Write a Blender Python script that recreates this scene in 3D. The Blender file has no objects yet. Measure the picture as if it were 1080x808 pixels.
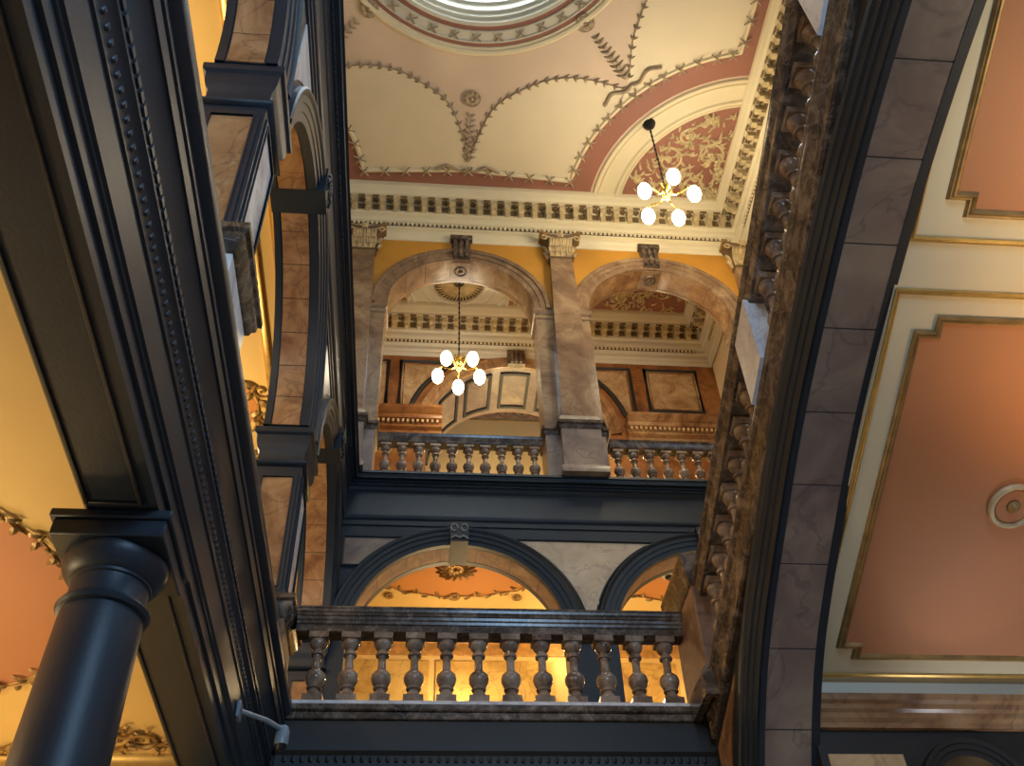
import bpy, bmesh, math, random
from mathutils import Vector, Matrix
random.seed(7)
PI = math.pi
sc = bpy.context.scene
# ------------------------------------------------------------------ camera, world, light
cam_d = bpy.data.cameras.new('camera'); cam = bpy.data.objects.new('camera', cam_d)
sc.collection.objects.link(cam); sc.camera = cam
cam_d.sensor_width = 36; cam_d.lens = 1045.35/1080*36; cam_d.clip_end = 200; cam_d.clip_start = .05
R0 = Vector((0.9957134721647792, -0.08571085360457048, -0.034761054701128676))
R1 = Vector((0.03593524156177528, 0.7048019876922162, -0.7084933426356226))
R2 = Vector((0.08522522961808805, 0.7042072193037191, 0.704860874582401))
cam.matrix_world = Matrix((( R0.x,-R1.x,-R2.x,0),(R0.y,-R1.y,-R2.y,0),(R0.z,-R1.z,-R2.z,0),(0,0,0,1)))
W = bpy.data.worlds.new('world'); sc.world = W; W.use_nodes = True
W.node_tree.nodes['Background'].inputs[0].default_value = (.55,.72,1,1)
W.node_tree.nodes['Background'].inputs[1].default_value = .20
sc.view_settings.view_transform = 'Standard'; sc.view_settings.look = 'None'
sc.view_settings.gamma = 1; sc.view_settings.exposure = 0.12; sc.view_settings.use_curve_mapping = False
def area(name, loc, rot, size, power, col, shape='DISK', sy=None):
    d = bpy.data.lights.new(name,'AREA'); d.energy = power; d.color = col; d.shape = shape; d.size = size
    if sy: d.size_y = sy
    o = bpy.data.objects.new(name,d); o.location = loc; o.rotation_euler = rot; sc.collection.objects.link(o); return o
def lamp(name, loc, power, col=(1,.72,.38), r=.12):
    d = bpy.data.lights.new(name,'POINT'); d.energy = power; d.color = col; d.shadow_soft_size = r
    o = bpy.data.objects.new(name,d); o.location = loc; sc.collection.objects.link(o); return o
M = 0.925      # upper storeys and far range scaled about the camera by this factor
area('skylight_daylight', (.72*M, 6.2*M, 18.5*M+2.8), (0,0,0), 3.6, 330, (.66,.82,1))
area('left_blue_fill', (2.1, -3.0, 5.6), Vector((-3.3,6.2,-.8)).to_track_quat('-Z','Y').to_euler(), 2.4, 360, (.42,.68,1), 'RECTANGLE', 3)  # added blue fill in the open hall behind the camera, aimed at the left arcade
area('side_window_daylight', (6.1, 2.6, 12.2), (0,math.radians(66),0), 3.2, 170, (.50,.74,1), 'RECTANGLE', 5)
lamp('far_gallery_lamp', (.8, 14.3, 7.3), 100)
lamp('far_gallery_lamp', (4.6, 14.1, 7.4), 60)
lamp('left_gallery_light', (-3.2, 5.0, 7.6), 110)
lamp('left_gallery_light', (-2.9, 0.6, 7.0), 90, (1,.66,.36))  # added to warm the near pier panel and arch soffit, no fitting modelled
lamp('left_gallery_light', (-3.2, 9.6, 7.6), 140)
lamp('left_aisle_lamp', (-3.4, 4.2, 2.0), 80, (1,.76,.42))
lamp('left_aisle_lamp', (-3.4, 6.4, 1.6), 50, (1,.76,.42))
def uplight(name, loc, power, col, ang=120, tilt=(PI,0,0)):
    d = bpy.data.lights.new(name,'SPOT'); d.energy = power; d.color = col; d.spot_size = math.radians(ang); d.spot_blend = .9; d.shadow_soft_size = .15
    o = bpy.data.objects.new(name,d); o.location = loc; o.rotation_euler = tilt; sc.collection.objects.link(o)
uplight('right_stair_uplight', (5.05, 4.0, 2.9), 120, (1,.60,.26), 95, (PI-.0,-.12,0))
uplight('right_stair_uplight', (4.9, 2.4, 3.0), 130, (1,.80,.50), 90, (PI,-.15,0))
uplight('right_stair_uplight', (4.9, 6.3, 1.6), 60, (.85,.88,.95), 62, (PI,-.12,0))
lamp('upper_gallery_lamp', (3.0, 17.9, 13.0), 60, (1,.8,.45))
lamp('upper_hall_fill', (4.2, 9.3, 14.0), 80, (1,.78,.5))  # unseen fill added to brighten the main ceiling, cornice and ochre wall

# ------------------------------------------------------------------ helpers
C = sc.collection
def box(bm, x0,x1,y0,y1,z0,z1, bev=0):
    b = bmesh.new()
    v = [b.verts.new((x,y,z)) for x in (x0,x1) for y in (y0,y1) for z in (z0,z1)]
    for f in ((0,1,3,2),(4,6,7,5),(0,4,5,1),(2,3,7,6),(0,2,6,4),(1,5,7,3)): b.faces.new([v[i] for i in f])
    if bev:
        bmesh.ops.bevel(b, geom=b.edges[:], offset=bev, segments=1, affect='EDGES')
    merge(bm, b)
def merge(bm, b, mat=None):
    mp = {}
    for v in b.verts: mp[v] = bm.verts.new(mat @ v.co if mat else v.co)
    for f in b.faces:
        try: nf = bm.faces.new([mp[v] for v in f.verts]); nf.smooth = f.smooth
        except ValueError: pass
    b.free()
def sweep(bm, path, prof, closed_path=False, closed_prof=False, smooth=False):
    """path: 3-D points; prof: (d,z), d to the right-hand side of the travel direction"""
    n = len(path); P = [Vector(p) for p in path]; rings = []
    for i in range(n):
        a = P[i-1] if (i > 0 or closed_path) else None
        c = P[(i+1)%n] if (i < n-1 or closed_path) else None
        dirs = []
        if a is not None: t = (P[i]-a); t.z = 0; dirs.append(t.normalized())
        if c is not None: t = (c-P[i]); t.z = 0; dirs.append(t.normalized())
        nr = [Vector((t.y,-t.x,0)) for t in dirs]
        if len(nr) == 2:
            m = (nr[0]+nr[1]); 
            if m.length < 1e-6: m = nr[0].copy()
            m.normalize(); m = m / max(.2, m.dot(nr[0]))
        else: m = nr[0]
        rings.append([bm.verts.new(P[i]+m*d+Vector((0,0,z))) for d,z in prof])
    k = len(prof)
    for i in range(n if closed_path else n-1):
        r0, r1 = rings[i], rings[(i+1)%n]
        for j in range(k if closed_prof else k-1):
            f = bm.faces.new((r0[j], r1[j], r1[(j+1)%k], r0[(j+1)%k])); f.smooth = smooth
    if not closed_path and k > 2:
        for r in (rings[0], rings[-1]):
            try: bm.faces.new(r)
            except ValueError: pass
def tube(bm, pts, rad, seg=6, cap=True):
    P = [Vector(p) for p in pts]; rings = []
    rr = rad if isinstance(rad,(list,tuple)) else [rad]*len(P)
    up = Vector((0,0,1))
    for i,p in enumerate(P):
        t = (P[min(i+1,len(P)-1)]-P[max(i-1,0)]).normalized()
        u = up if abs(t.z) < .95 else Vector((1,0,0))
        s = t.cross(u).normalized(); w = s.cross(t).normalized()
        rings.append([bm.verts.new(p+(s*math.cos(2*PI*k/seg)+w*math.sin(2*PI*k/seg))*rr[i]) for k in range(seg)])
    for i in range(len(P)-1):
        for k in range(seg):
            f = bm.faces.new((rings[i][k], rings[i][(k+1)%seg], rings[i+1][(k+1)%seg], rings[i+1][k])); f.smooth = True
    if cap:
        for r in (rings[0], rings[-1]): bm.faces.new(r)
def lathe(bm, prof, cx=0, cy=0, cz=0, seg=20, cap=True):
    rings = [[bm.verts.new((cx+r*math.cos(2*PI*k/seg), cy+r*math.sin(2*PI*k/seg), cz+z)) for k in range(seg)] for r,z in prof]
    for i in range(len(rings)-1):
        for k in range(seg):
            f = bm.faces.new((rings[i][k], rings[i][(k+1)%seg], rings[i+1][(k+1)%seg], rings[i+1][k])); f.smooth = True
    if cap:
        bm.faces.new(rings[0]); bm.faces.new(rings[-1])
def ball(bm, c, r, sx=1, sy=1, sz=1, seg=8):
    b = bmesh.new(); bmesh.ops.create_uvsphere(b, u_segments=seg, v_segments=max(4,seg//2+1), radius=r)
    for f in b.faces: f.smooth = True
    merge(bm, b, Matrix.Translation(c) @ Matrix.Diagonal((sx,sy,sz,1)))
def poly(bm, pts, thick_vec):
    """polygon extruded by a vector"""
    a = [bm.verts.new(p) for p in pts]; b = [bm.verts.new(Vector(p)+Vector(thick_vec)) for p in pts]; n = len(a)
    bm.faces.new(a); bm.faces.new(b[::-1])
    for i in range(n): bm.faces.new((a[i], a[(i+1)%n], b[(i+1)%n], b[i]))
def mapX(u,w,z): return Vector((u,w,z))      # wall facing the viewer: u along X, w = depth Y
def mapY(u,w,z): return Vector((w,u,z))      # side wall: u along Y, w = X
def arc_sweep(bm, mp, uc, zc, prof, a0=0, a1=PI, n=40, closed=False, smooth=False):
    """prof: (radius, w)"""
    rings = []
    for i in range(n+1):
        a = a0+(a1-a0)*i/n
        rings.append([bm.verts.new(mp(uc+r*math.cos(a), w, zc+r*math.sin(a))) for r,w in prof])
    k = len(prof)
    for i in range(n):
        for j in range(k if closed else k-1):
            f = bm.faces.new((rings[i][j], rings[i+1][j], rings[i+1][(j+1)%k], rings[i][(j+1)%k])); f.smooth = smooth
    if closed:
        bm.faces.new(rings[0]); bm.faces.new(rings[-1][::-1])
def arch_pts(uc, zc, r, n=32, a0=PI, a1=0): return [(uc+r*math.cos(a0+(a1-a0)*i/n), zc+r*math.sin(a0+(a1-a0)*i/n)) for i in range(n+1)]
def arch_wall(bm, mp, u0, u1, uc, zc, r, ztop, w0, w1, zbot=None):
    zb = zc if zbot is None else zbot
    pts = [(u0,zb),(uc-r,zb)] + ([(uc-r,zc)] if zb < zc else []) + arch_pts(uc,zc,r)[1:-1] + ([(uc+r,zc)] if zb < zc else []) + [(uc+r,zb),(u1,zb),(u1,ztop),(u0,ztop)]
    poly(bm, [mp(u,w0,z) for u,z in pts], mp(0,w1-w0,0))
def voussoirs(bm, mp, uc, zc, r, w0, w1, n, t=.012, skip=None, gap=.004, a0=0, a1=PI):
    for i in range(n):
        if skip and i in skip: continue
        b0 = a0+(a1-a0)*i/n+gap/r; b1 = a0+(a1-a0)*(i+1)/n-gap/r
        arc_sweep(bm, mp, uc, zc, [(r-t,w0),(r-t,w1),(r+.01,w1),(r+.01,w0)], b0, b1, 6, closed=True)
def mk(name, bm, mat, parent=None, label=None, cat=None, group=None, kind=None, origin=None):
    bmesh.ops.recalc_face_normals(bm, faces=bm.faces)
    xs=[v.co.x for v in bm.verts]; ys=[v.co.y for v in bm.verts]; zs=[v.co.z for v in bm.verts]
    o0 = Vector(origin) if origin else Vector(((min(xs)+max(xs))/2,(min(ys)+max(ys))/2,min(zs)))
    for v in bm.verts: v.co -= o0
    me = bpy.data.meshes.new(name); bm.to_mesh(me); bm.free()
    me.set_sharp_from_angle(angle=math.radians(38))
    o = bpy.data.objects.new(name, me); C.objects.link(o)
    if mat: me.materials.append(mat)
    if parent:
        o.parent = parent; q = parent; off = Vector((0,0,0))
        while q: off += q.location; q = q.parent
        o.location = o0-off
    else: o.location = o0
    tag(o,label,cat,group,kind); return o
def tag(o,label=None,cat=None,group=None,kind=None):
    if label: o['label']=label
    if cat: o['category']=cat
    if group: o['group']=group
    if kind: o['kind']=kind
    return o
def thing(name,label,cat,loc,group=None):
    o = bpy.data.objects.new(name,None); C.objects.link(o); o.location = loc; o.empty_display_size=.2
    return tag(o,label,cat,group)
def struct(name,bm,mat,label=None): return mk(name,bm,mat,None,label,None,None,'structure')
def NB(): return bmesh.new()

# ------------------------------------------------------------------ materials
def base(name, rough=.5, spec=.5, metal=0):
    m = bpy.data.materials.new(name); m.use_nodes = True; nt = m.node_tree; b = nt.nodes['Principled BSDF']
    b.inputs['Roughness'].default_value = rough; b.inputs['Metallic'].default_value = metal
    b.inputs['Specular IOR Level'].default_value = spec
    return m, nt, b
def paint(name, col, rough=.5, var=.10, scale=3.0, spec=.5, metal=0, bump=0, bscale=40):
    m, nt, b = base(name, rough, spec, metal)
    g = nt.nodes.new('ShaderNodeNewGeometry'); n = nt.nodes.new('ShaderNodeTexNoise'); n.inputs['Scale'].default_value = scale; n.inputs['Detail'].default_value = 5
    r = nt.nodes.new('ShaderNodeValToRGB'); r.color_ramp.elements[0].position=.3; r.color_ramp.elements[1].position=.7
    r.color_ramp.elements[0].color = tuple(c*(1-var) for c in col)+(1,); r.color_ramp.elements[1].color = tuple(min(1,c*(1+var)) for c in col)+(1,)
    nt.links.new(g.outputs['Position'], n.inputs['Vector']); nt.links.new(n.outputs['Fac'], r.inputs['Fac']); nt.links.new(r.outputs['Color'], b.inputs['Base Color'])
    if bump:
        n2 = nt.nodes.new('ShaderNodeTexNoise'); n2.inputs['Scale'].default_value = bscale; bp = nt.nodes.new('ShaderNodeBump'); bp.inputs['Strength'].default_value = bump; bp.inputs['Distance'].default_value=.01
        nt.links.new(g.outputs['Position'], n2.inputs['Vector']); nt.links.new(n2.outputs['Fac'], bp.inputs['Height']); nt.links.new(bp.outputs['Normal'], b.inputs['Normal'])
    return m
def marble(name, c1, c2, c3, vein, scale=1.6, rough=.22, vs=.5):
    """cloudy three-tone body with a net of dark veins"""
    m, nt, b = base(name, rough, .5); L = nt.links
    g = nt.nodes.new('ShaderNodeNewGeometry')
    n = nt.nodes.new('ShaderNodeTexNoise'); n.inputs['Scale'].default_value = scale; n.inputs['Detail'].default_value = 8; n.inputs['Roughness'].default_value=.62; n.inputs['Distortion'].default_value = 1.1
    r = nt.nodes.new('ShaderNodeValToRGB'); e = r.color_ramp.elements; e[0].position=.30; e[0].color=c1+(1,); e[1].position=.70; e[1].color=c3+(1,); q=e.new(.5); q.color=c2+(1,)
    n2 = nt.nodes.new('ShaderNodeTexNoise'); n2.inputs['Scale'].default_value = scale*1.3; n2.inputs['Detail'].default_value = 6; n2.inputs['Distortion'].default_value = .9
    s = nt.nodes.new('ShaderNodeMath'); s.operation='SUBTRACT'; s.inputs[1].default_value=.5
    a = nt.nodes.new('ShaderNodeMath'); a.operation='ABSOLUTE'
    r2 = nt.nodes.new('ShaderNodeValToRGB'); e=r2.color_ramp.elements; e[0].position=0; e[0].color=(vs*.9,)*3+(1,); e[1].position=.022; e[1].color=(0,0,0,1)
    mx = nt.nodes.new('ShaderNodeMixRGB'); mx.inputs[2].default_value = vein+(1,)
    L.new(g.outputs['Position'],n.inputs['Vector']); L.new(g.outputs['Position'],n2.inputs['Vector'])
    L.new(n.outputs['Fac'],r.inputs['Fac']); L.new(n2.outputs['Fac'],s.inputs[0]); L.new(s.outputs[0],a.inputs[0]); L.new(a.outputs[0],r2.inputs['Fac'])
    L.new(r2.outputs['Color'],mx.inputs[0]); L.new(r.outputs['Color'],mx.inputs[1]); L.new(mx.outputs[0],b.inputs['Base Color'])
    return m
def glow(name, col, st):
    m = bpy.data.materials.new(name); m.use_nodes=True; b = m.node_tree.nodes['Principled BSDF']
    b.inputs['Base Color'].default_value=(.9,.9,.85,1); b.inputs['Emission Color'].default_value=col+(1,); b.inputs['Emission Strength'].default_value=st; return m
DK = paint('dark_blue_black_paint', (.015,.0225,.033), .44, .12, 4, spec=.38, bump=.08, bscale=60)
DB = paint('dark_brown_paint', (.015,.014,.013), .55, .15, 3)
MB = marble('brown_marble', (.15,.065,.03), (.33,.18,.085), (.48,.31,.16), (.10,.05,.035))
MBm = marble('matt_brown_marble', (.13,.06,.03), (.24,.13,.07), (.36,.23,.13), (.08,.04,.03), 1.6, .6)
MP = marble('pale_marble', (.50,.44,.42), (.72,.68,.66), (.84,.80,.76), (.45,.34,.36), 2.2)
MA = marble('amber_marble', (.42,.26,.12), (.62,.42,.22), (.74,.55,.32), (.30,.16,.09), 1.8)
MC = marble('cream_veined_marble', (.42,.30,.22), (.56,.46,.33), (.66,.56,.42), (.30,.20,.18), 1.4, .25)
MR = marble('dark_rail_marble', (.035,.024,.018), (.095,.065,.045), (.27,.205,.15), (.40,.33,.25), 5.0, .2, .35)
MBal = marble('baluster_marble', (.09,.05,.032), (.25,.165,.11), (.42,.33,.24), (.45,.38,.32), 4.0, .10, .3)
MG = marble('rose_brown_marble', (.13,.07,.04), (.27,.165,.095), (.42,.30,.17), (.10,.06,.045), 1.5)
MO = marble('orange_brown_marble', (.16,.055,.02), (.30,.12,.04), (.42,.19,.06), (.07,.03,.02), 1.2)
MSC = marble('scagliola_panel', (.30,.16,.07), (.46,.30,.15), (.58,.42,.24), (.12,.05,.04), 2.5)
MS = marble('soffit_marble', (.14,.10,.095), (.22,.165,.14), (.34,.27,.20), (.09,.06,.07), 1.1, .28)
OC = paint('ochre_wall_paint', (.62,.29,.035), .6, .12, 1.2)
CR = paint('cream_plaster', (.80,.70,.47), .55, .03, 2)
CC = paint('cool_cream_plaster', (.66,.62,.50), .5, .04, 2)
BG = paint('beige_plaster', (.72,.56,.42), .6, .04, .8)
CF = paint('pale_cream_field', (.82,.71,.50), .6, .04, .8)
PK = paint('dusty_rose_paint', (.34,.145,.10), .6, .06, 1.5)
TC = paint('terracotta_paint', (.55,.23,.10), .6, .06, .8)
TO = paint('orange_terracotta_paint', (.62,.26,.07), .6, .05, 1)
YC = paint('yellow_cream_plaster', (.84,.58,.20), .6, .05, .8)
YP = paint('pale_yellow_plaster', (.82,.62,.30), .6, .05, .8)
GD = paint('gilded_ornament', (.34,.21,.075), .42, .3, 8, metal=.35)
GL = paint('bright_gilt_moulding', (.62,.40,.12), .30, .15, 8, metal=.6)
ST = paint('taupe_stucco_relief', (.40,.31,.20), .55, .2, 9)
RL = paint('cream_gilt_relief', (.62,.50,.28), .45, .2, 9)
CAPD = paint('capital_umber', (.15,.09,.04), .6)
CAPL = paint('capital_pale_gilt', (.56,.42,.22), .45, .25, 9)
BR = paint('brass', (.85,.60,.16), .2, .05, 5, metal=1)
BK = paint('black_metal', (.02,.02,.022), .4, .1, 5, metal=.5)
CG = paint('grey_plastic', (.20,.24,.27), .35, .05, 5)
FL = marble('floor_marble', (.30,.27,.24), (.42,.38,.34), (.50,.46,.41), (.15,.13,.12), .8)
GLOBE = glow('lit_opal_glass', (1,.86,.55), 9)
SKYG = glow('skylight_glass', (.85,.93,1), 2.6)

# ------------------------------------------------------------------ the shell
bm = NB(); box(bm,-7,8,-8,19,-1.75,-1.6); struct('floor',bm,FL)
XA = -1.23; XB = -1.68             # faces of the left arcade
ZF2 = 4.08; ZR2 = 5.0
# level 2 floors: left gallery, landing and far gallery (one continuous slab, open over the stair well)
bm = NB()
poly(bm, [(-5.2,-4,3.5),(-1.25,-4,3.5),(-1.25,8.06,3.5),(2.56,8.06,3.5),(2.56,7.6,3.5),(5.6,7.6,3.5),(5.6,15.3,3.5),(-5.2,15.3,3.5)], (0,0,.56))
struct('floor_gallery',bm,DB)
bm = NB(); box(bm,-5.35,-5.2,-4,15.4,-1.6,17.2); struct('wall_left',bm,YP)
bm = NB(); box(bm,5.6,5.75,-4,7.6,-1.6,9.2); struct('wall_right',bm,CC)
bm = NB(); box(bm,6.95*M,7.1*M,7.6,17,4.0,17.2); struct('wall_right_upper',bm,CF)

# entablature profiles
PL1 = [(-0.44,3.1),(-0.365,2.98),(-0.03,2.98),(-0.03,3.068),(-0.01,3.072),(-0.01,3.154),(0.002,3.158),(0.004,3.172),(0.018,3.18),(0.018,3.405),(0.03,3.41),(0.032,3.43),(0.055,3.5),(0.075,3.52),(0.072,3.58),(0.07,3.62),(0.13,3.735),(0.14,3.735),(0.14,3.825),(0.13,3.83),(0.132,3.86),(0.145,3.865),(0.147,3.89),(0.138,3.895),(0.14,3.93),(0.185,3.96),(0.19,3.97),(0.19,4.05),(0.17,4.08),(-0.44,4.08)]
def dpath(x, y0, y1): return [(x,y1,0),(x,y0,0)]
bm = NB()
# projection d to the right of travel: travelling +Y gives +X side
sweep(bm, [(XA,-4,0),(XA,8.0,0)], PL1, closed_prof=True)
e = struct('trim_1',bm,DK,'dark blue-black entablature over the left columns')
bm = NB(); y=-1.0
while y < 7.95:
    ball(bm,(XA+.036,y,3.47),.020,.8,1.0,1.5,6); y += .062
mk('egg_moulding',bm,DK,e)
bm = NB(); y=-1.0
while y < 7.95:
    box(bm,XA+.072,XA+.084,y,y+.045,3.555,3.59); y += .062
mk('bead_moulding',bm,DK,e)
# landing beam (front of level 2 landing) and its mouldings
PLd = [(0,3.0),(.04,3.0),(.04,3.2),(.07,3.23),(.07,3.45),(.10,3.48),(.12,3.55),(.12,3.62),(.15,3.65),(.15,3.86),(.14,3.91),(0,3.91)]
bm = NB(); sweep(bm, [(2.62,8.13,0),(-1.13,8.13,0)], [(-d,z) for d,z in PLd], closed_prof=True)
bmesh.ops.scale(bm, vec=(1,1,1), verts=bm.verts)
lb = struct('trim_2',bm,DB,'dark beam under the landing balustrade')
bm = NB(); x=-1.05
while x < 2.5:
    ball(bm,(x,8.13-(-.125) if False else 8.13-.125,3.585),.022,1,.8,1.4,6); x += .07
mk('egg_moulding',bm,DB,lb)

# recessed soffit panels between the left columns
for i,(ya,yb) in enumerate(((-3.4,.0),(.45,3.88),(4.52,7.9))):
    bm = NB()
    for (x0,x1,y0,y1) in ((-1.595,-1.575,ya,yb),(-1.345,-1.325,ya,yb),(-1.575,-1.345,ya,ya+.02),(-1.575,-1.345,yb-.02,yb)):
        box(bm,x0,x1,y0,y1,2.966,2.985,.004)
    mk('soffit_moulding',bm,DB,e)

# ------------------------------------------------------------------ level 1: columns and aisle ceiling at left
def column(xc,yc,label):
    t = thing('doric_column',label,'column',(xc,yc,-1.6),'dark columns under the left gallery')
    b = NB(); prof=[(.215,-1.3),(.222,-.6),(.218,.3),(.21,1.2),(.194,2.3),(.190,2.52),(.184,2.56)]
    lathe(b,prof,xc,yc,0,40); mk('shaft',b,DK,t)
    b = NB(); lathe(b,[(.180,2.54),(.206,2.55),(.216,2.568),(.206,2.586),(.186,2.592),(.180,2.61),(.180,2.70),(.19,2.705),(.19,2.72),(.20,2.725),(.222,2.75),(.242,2.785),(.25,2.815),(.246,2.84),(.20,2.85)],xc,yc,0,40)
    mk('capital',b,DK,t)
    b = NB(); s=.262
    box(b,xc-s,xc+s,yc-s,yc+s,2.84,2.93,.006); box(b,xc-s-.02,xc+s+.02,yc-s-.02,yc+s+.02,2.93,2.978,.008); mk('abacus',b,DK,t)
    b = NB(); lathe(b,[(.30,-1.48),(.31,-1.44),(.30,-1.40),(.25,-1.38),(.25,-1.36),(.27,-1.34),(.26,-1.31),(.215,-1.29)],xc,yc,0,32); box(b,xc-.32,xc+.32,yc-.32,yc+.32,-1.6,-1.48,.01); mk('base',b,DK,t)
column(-1.475,4.2,'round dark blue-black column at lower left with a square abacus')
column(-1.475,8.28,'second dark column behind the landing beam')
tag(C.objects[-1]) if False else None
# ceiling over the left aisle, z 3.2
def ceil_slab(name,x0,x1,y0,y1,z,mat,kind='structure',t=.05):
    b=NB(); box(b,x0,x1,y0,y1,z,z+t); return struct(name,b,mat)
def scroll_pts(cx,cy,z,r0,turns,a0,sgn=1,n=26,shrink=.12):
    out=[]
    for i in range(n+1):
        t=i/n; a=a0+sgn*turns*2*PI*t; r=r0*((1-t)+shrink*t); out.append((cx+r*math.cos(a),cy+r*math.sin(a),z))
    return out
def leaf(bm, p, ang, L, w, z, h=.02):
    """small acanthus leaf lying under a ceiling"""
    u=Vector((math.cos(ang),math.sin(ang),0)); v=Vector((-u.y,u.x,0)); p=Vector(p); p.z=z
    top=[]; n=7
    mid=[p+u*(L*i/n)+Vector((0,0,-h*math.sin(PI*min(1,(i+.5)/n)))) + v*(.18*L*(i/n)**2) for i in range(n+1)]
    ws=[.25,.8,1.0,.7,.9,.55,.5,.05]
    a=[bm.verts.new(mid[i]+v*w*ws[i]*.5+Vector((0,0,h*.6))) for i in range(n+1)]
    b=[bm.verts.new(mid[i]) for i in range(n+1)]
    c=[bm.verts.new(mid[i]-v*w*ws[i]*.5+Vector((0,0,h*.6))) for i in range(n+1)]
    for i in range(n):
        bm.faces.new((a[i],a[i+1],b[i+1],b[i])); bm.faces.new((b[i],b[i+1],c[i+1],c[i]))
def garland(bm, pts, z, s=1.0, amp=.5):
    """string of leaves and buds along a curve under a ceiling"""
    P=[Vector((x,y,z)) for x,y in pts]
    wav=[]
    for i,p in enumerate(P):
        t=(P[min(i+1,len(P)-1)]-P[max(i-1,0)]).normalized(); v=Vector((-t.y,t.x,0)); wav.append(p+v*math.sin(i*1.6)*.025*s)
        a=math.atan2(t.y,t.x)
        leaf(bm,p+v*.01,a+(.9 if i%2 else -.9),.14*s,.07*s,z,.03*s)
        if i%3==0: leaf(bm,p,a+(-2.2 if i%2 else 2.2),.10*s,.05*s,z,.03*s)
        if i%4==2: ball(bm,p-Vector((0,0,.01*s)),.028*s,1,1,.8,6)
    tube(bm,wav,.011*s,5)
def rosette(bm, x,y,z, r, petals=8, seg=8):
    for k in range(petals):
        a=2*PI*k/petals; ball(bm,(x+.62*r*math.cos(a),y+.62*r*math.sin(a),z),r*.30,1,1,.35,seg)
    ball(bm,(x,y,z-.1*r),r*.24,1,1,.8,8)
    tube(bm,[(x+r*.98*math.cos(2*PI*k/24),y+r*.98*math.sin(2*PI*k/24),z) for k in range(25)],r*.06,5)
bm=NB(); box(bm,-5.2,-1.60,-4,7.1,3.20,3.26); struct('ceiling_left_aisle',bm,YC)
bm=NB(); pts=[(-3.22+1.32*math.cos(a*PI/24),5.0+1.2*math.sin(a*PI/24)) for a in range(48)]
poly(bm,[(x,y,3.196) for x,y in pts],(0,0,-.006)); aisle=thing('ceiling_panel','round terracotta painted panel on the left aisle ceiling, with gilt leaf border','ceiling panel',(-3.3,5,3.15))
mk('painted_field',bm,TC,aisle)
bm=NB(); garland(bm,[(-3.22+1.34*math.cos(a*PI/50),5.0+1.22*math.sin(a*PI/50)) for a in range(101)],3.175,.68); mk('leaf_border',bm,GD,aisle)
bm=NB()
for (cx,cy,r,a0,s) in ((-2.12,6.86,.12,.4,1),(-1.88,6.80,.13,2.6,-1),(-2.0,6.70,.08,0,1),(-1.76,6.92,.08,1,-1),(-2.35,6.95,.10,2,1)):
    tube(bm,scroll_pts(cx,cy,3.18,r,1.3,a0,s),[.020*(1-.6*i/26) for i in range(27)],5)
    for k in range(6): leaf(bm,(cx+r*math.cos(k),cy+r*math.sin(k),0),k*1.1,.08,.04,3.18,.02)
garland(bm,[(-3.2+.06*i,6.95) for i in range(14)],3.175,.75)
mk('ceiling_scrollwork',bm,GD,None,'gilt leaf scrolls on the aisle ceiling behind the big dark column','ceiling ornament')
bm=NB(); sweep(bm,[(-5.2,7.16,0),(-1.62,7.16,0)],[(0,2.9),(.02,2.92),(.02,3.0),(.05,3.05),(.07,3.12),(.07,3.16),(.1,3.2),(-.05,3.2),(-.05,2.9)],closed_prof=True); struct('trim_3',bm,GL)
bm=NB(); box(bm,-5.2,-1.60,7.16,7.4,-1.6,3.2); struct('wall_left_aisle_end',bm,YC)

# ------------------------------------------------------------------ level 2 left arcade
YPs=[-4.0,.05,4.1,8.15,12.3]; HP=.28; SP=7.05; RA=1.66
IMP=[(0,6.56),(.03,6.575),(.042,6.60),(.03,6.625),(.008,6.64),(.008,6.76),(.03,6.79),(.045,6.86),(.05,6.95),(.075,6.97),(.078,7.04),(.06,7.05),(0,7.05)]
PCAP=[(0,4.78),(.02,4.80),(.03,4.84),(.05,4.87),(.055,4.92),(.075,4.94),(.075,4.99),(.06,5.0),(0,5.0)]
def rect_path(x0,x1,y0,y1): return [(x0,y0,0),(x0,y1,0),(x1,y1,0),(x1,y0,0)]   # clockwise seen from above => d outward is to the left
def ring(bm,x0,x1,y0,y1,prof):
    sweep(bm,rect_path(x0,x1,y0,y1),[(-d,z) for d,z in prof],closed_path=True)
def framed_panel(parent, mp, u0,u1,w,z0,z1, outdir, mat, fr=.045, name='marble_panel'):
    """marble slab in a stepped frame standing on a face at depth w (outdir = sign of outward w)"""
    b=NB(); a,c=sorted((w,w+outdir*.004)); 
    pts=[mp(u0,w,z0),mp(u1,w,z0),mp(u1,w,z1),mp(u0,w,z1)]; poly(b,pts,mp(0,outdir*.005,0)); mk(name,b,mat,parent)
    b=NB()
    for (a0,a1,b0,b1) in ((u0-fr,u0,z0-fr,z1+fr),(u1,u1+fr,z0-fr,z1+fr),(u0,u1,z0-fr,z0),(u0,u1,z1,z1+fr)):
        poly(b,[mp(a0,w,b0),mp(a1,w,b0),mp(a1,w,b1),mp(a0,w,b1)],mp(0,outdir*.016,0))
    i=.012
    for (a0,a1,b0,b1) in ((u0-i,u0,z0-i,z1+i),(u1,u1+i,z0-i,z1+i),(u0,u1,z0-i,z0),(u0,u1,z1,z1+i)):
        poly(b,[mp(a0,w,b0),mp(a1,w,b0),mp(a1,w,b1),mp(a0,w,b1)],mp(0,outdir*.026,0))
    mk('panel_frame',b,DK,parent)
PLBL={.05:'dark pier with marble panels nearest the camera on the left gallery',4.1:'dark pier with brown marble panel at upper left, above the round column',8.15:'dark pier with brown marble panel at the left end of the landing balustrade',12.3:'dark corner pier where the left gallery meets the far wall'}
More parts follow.
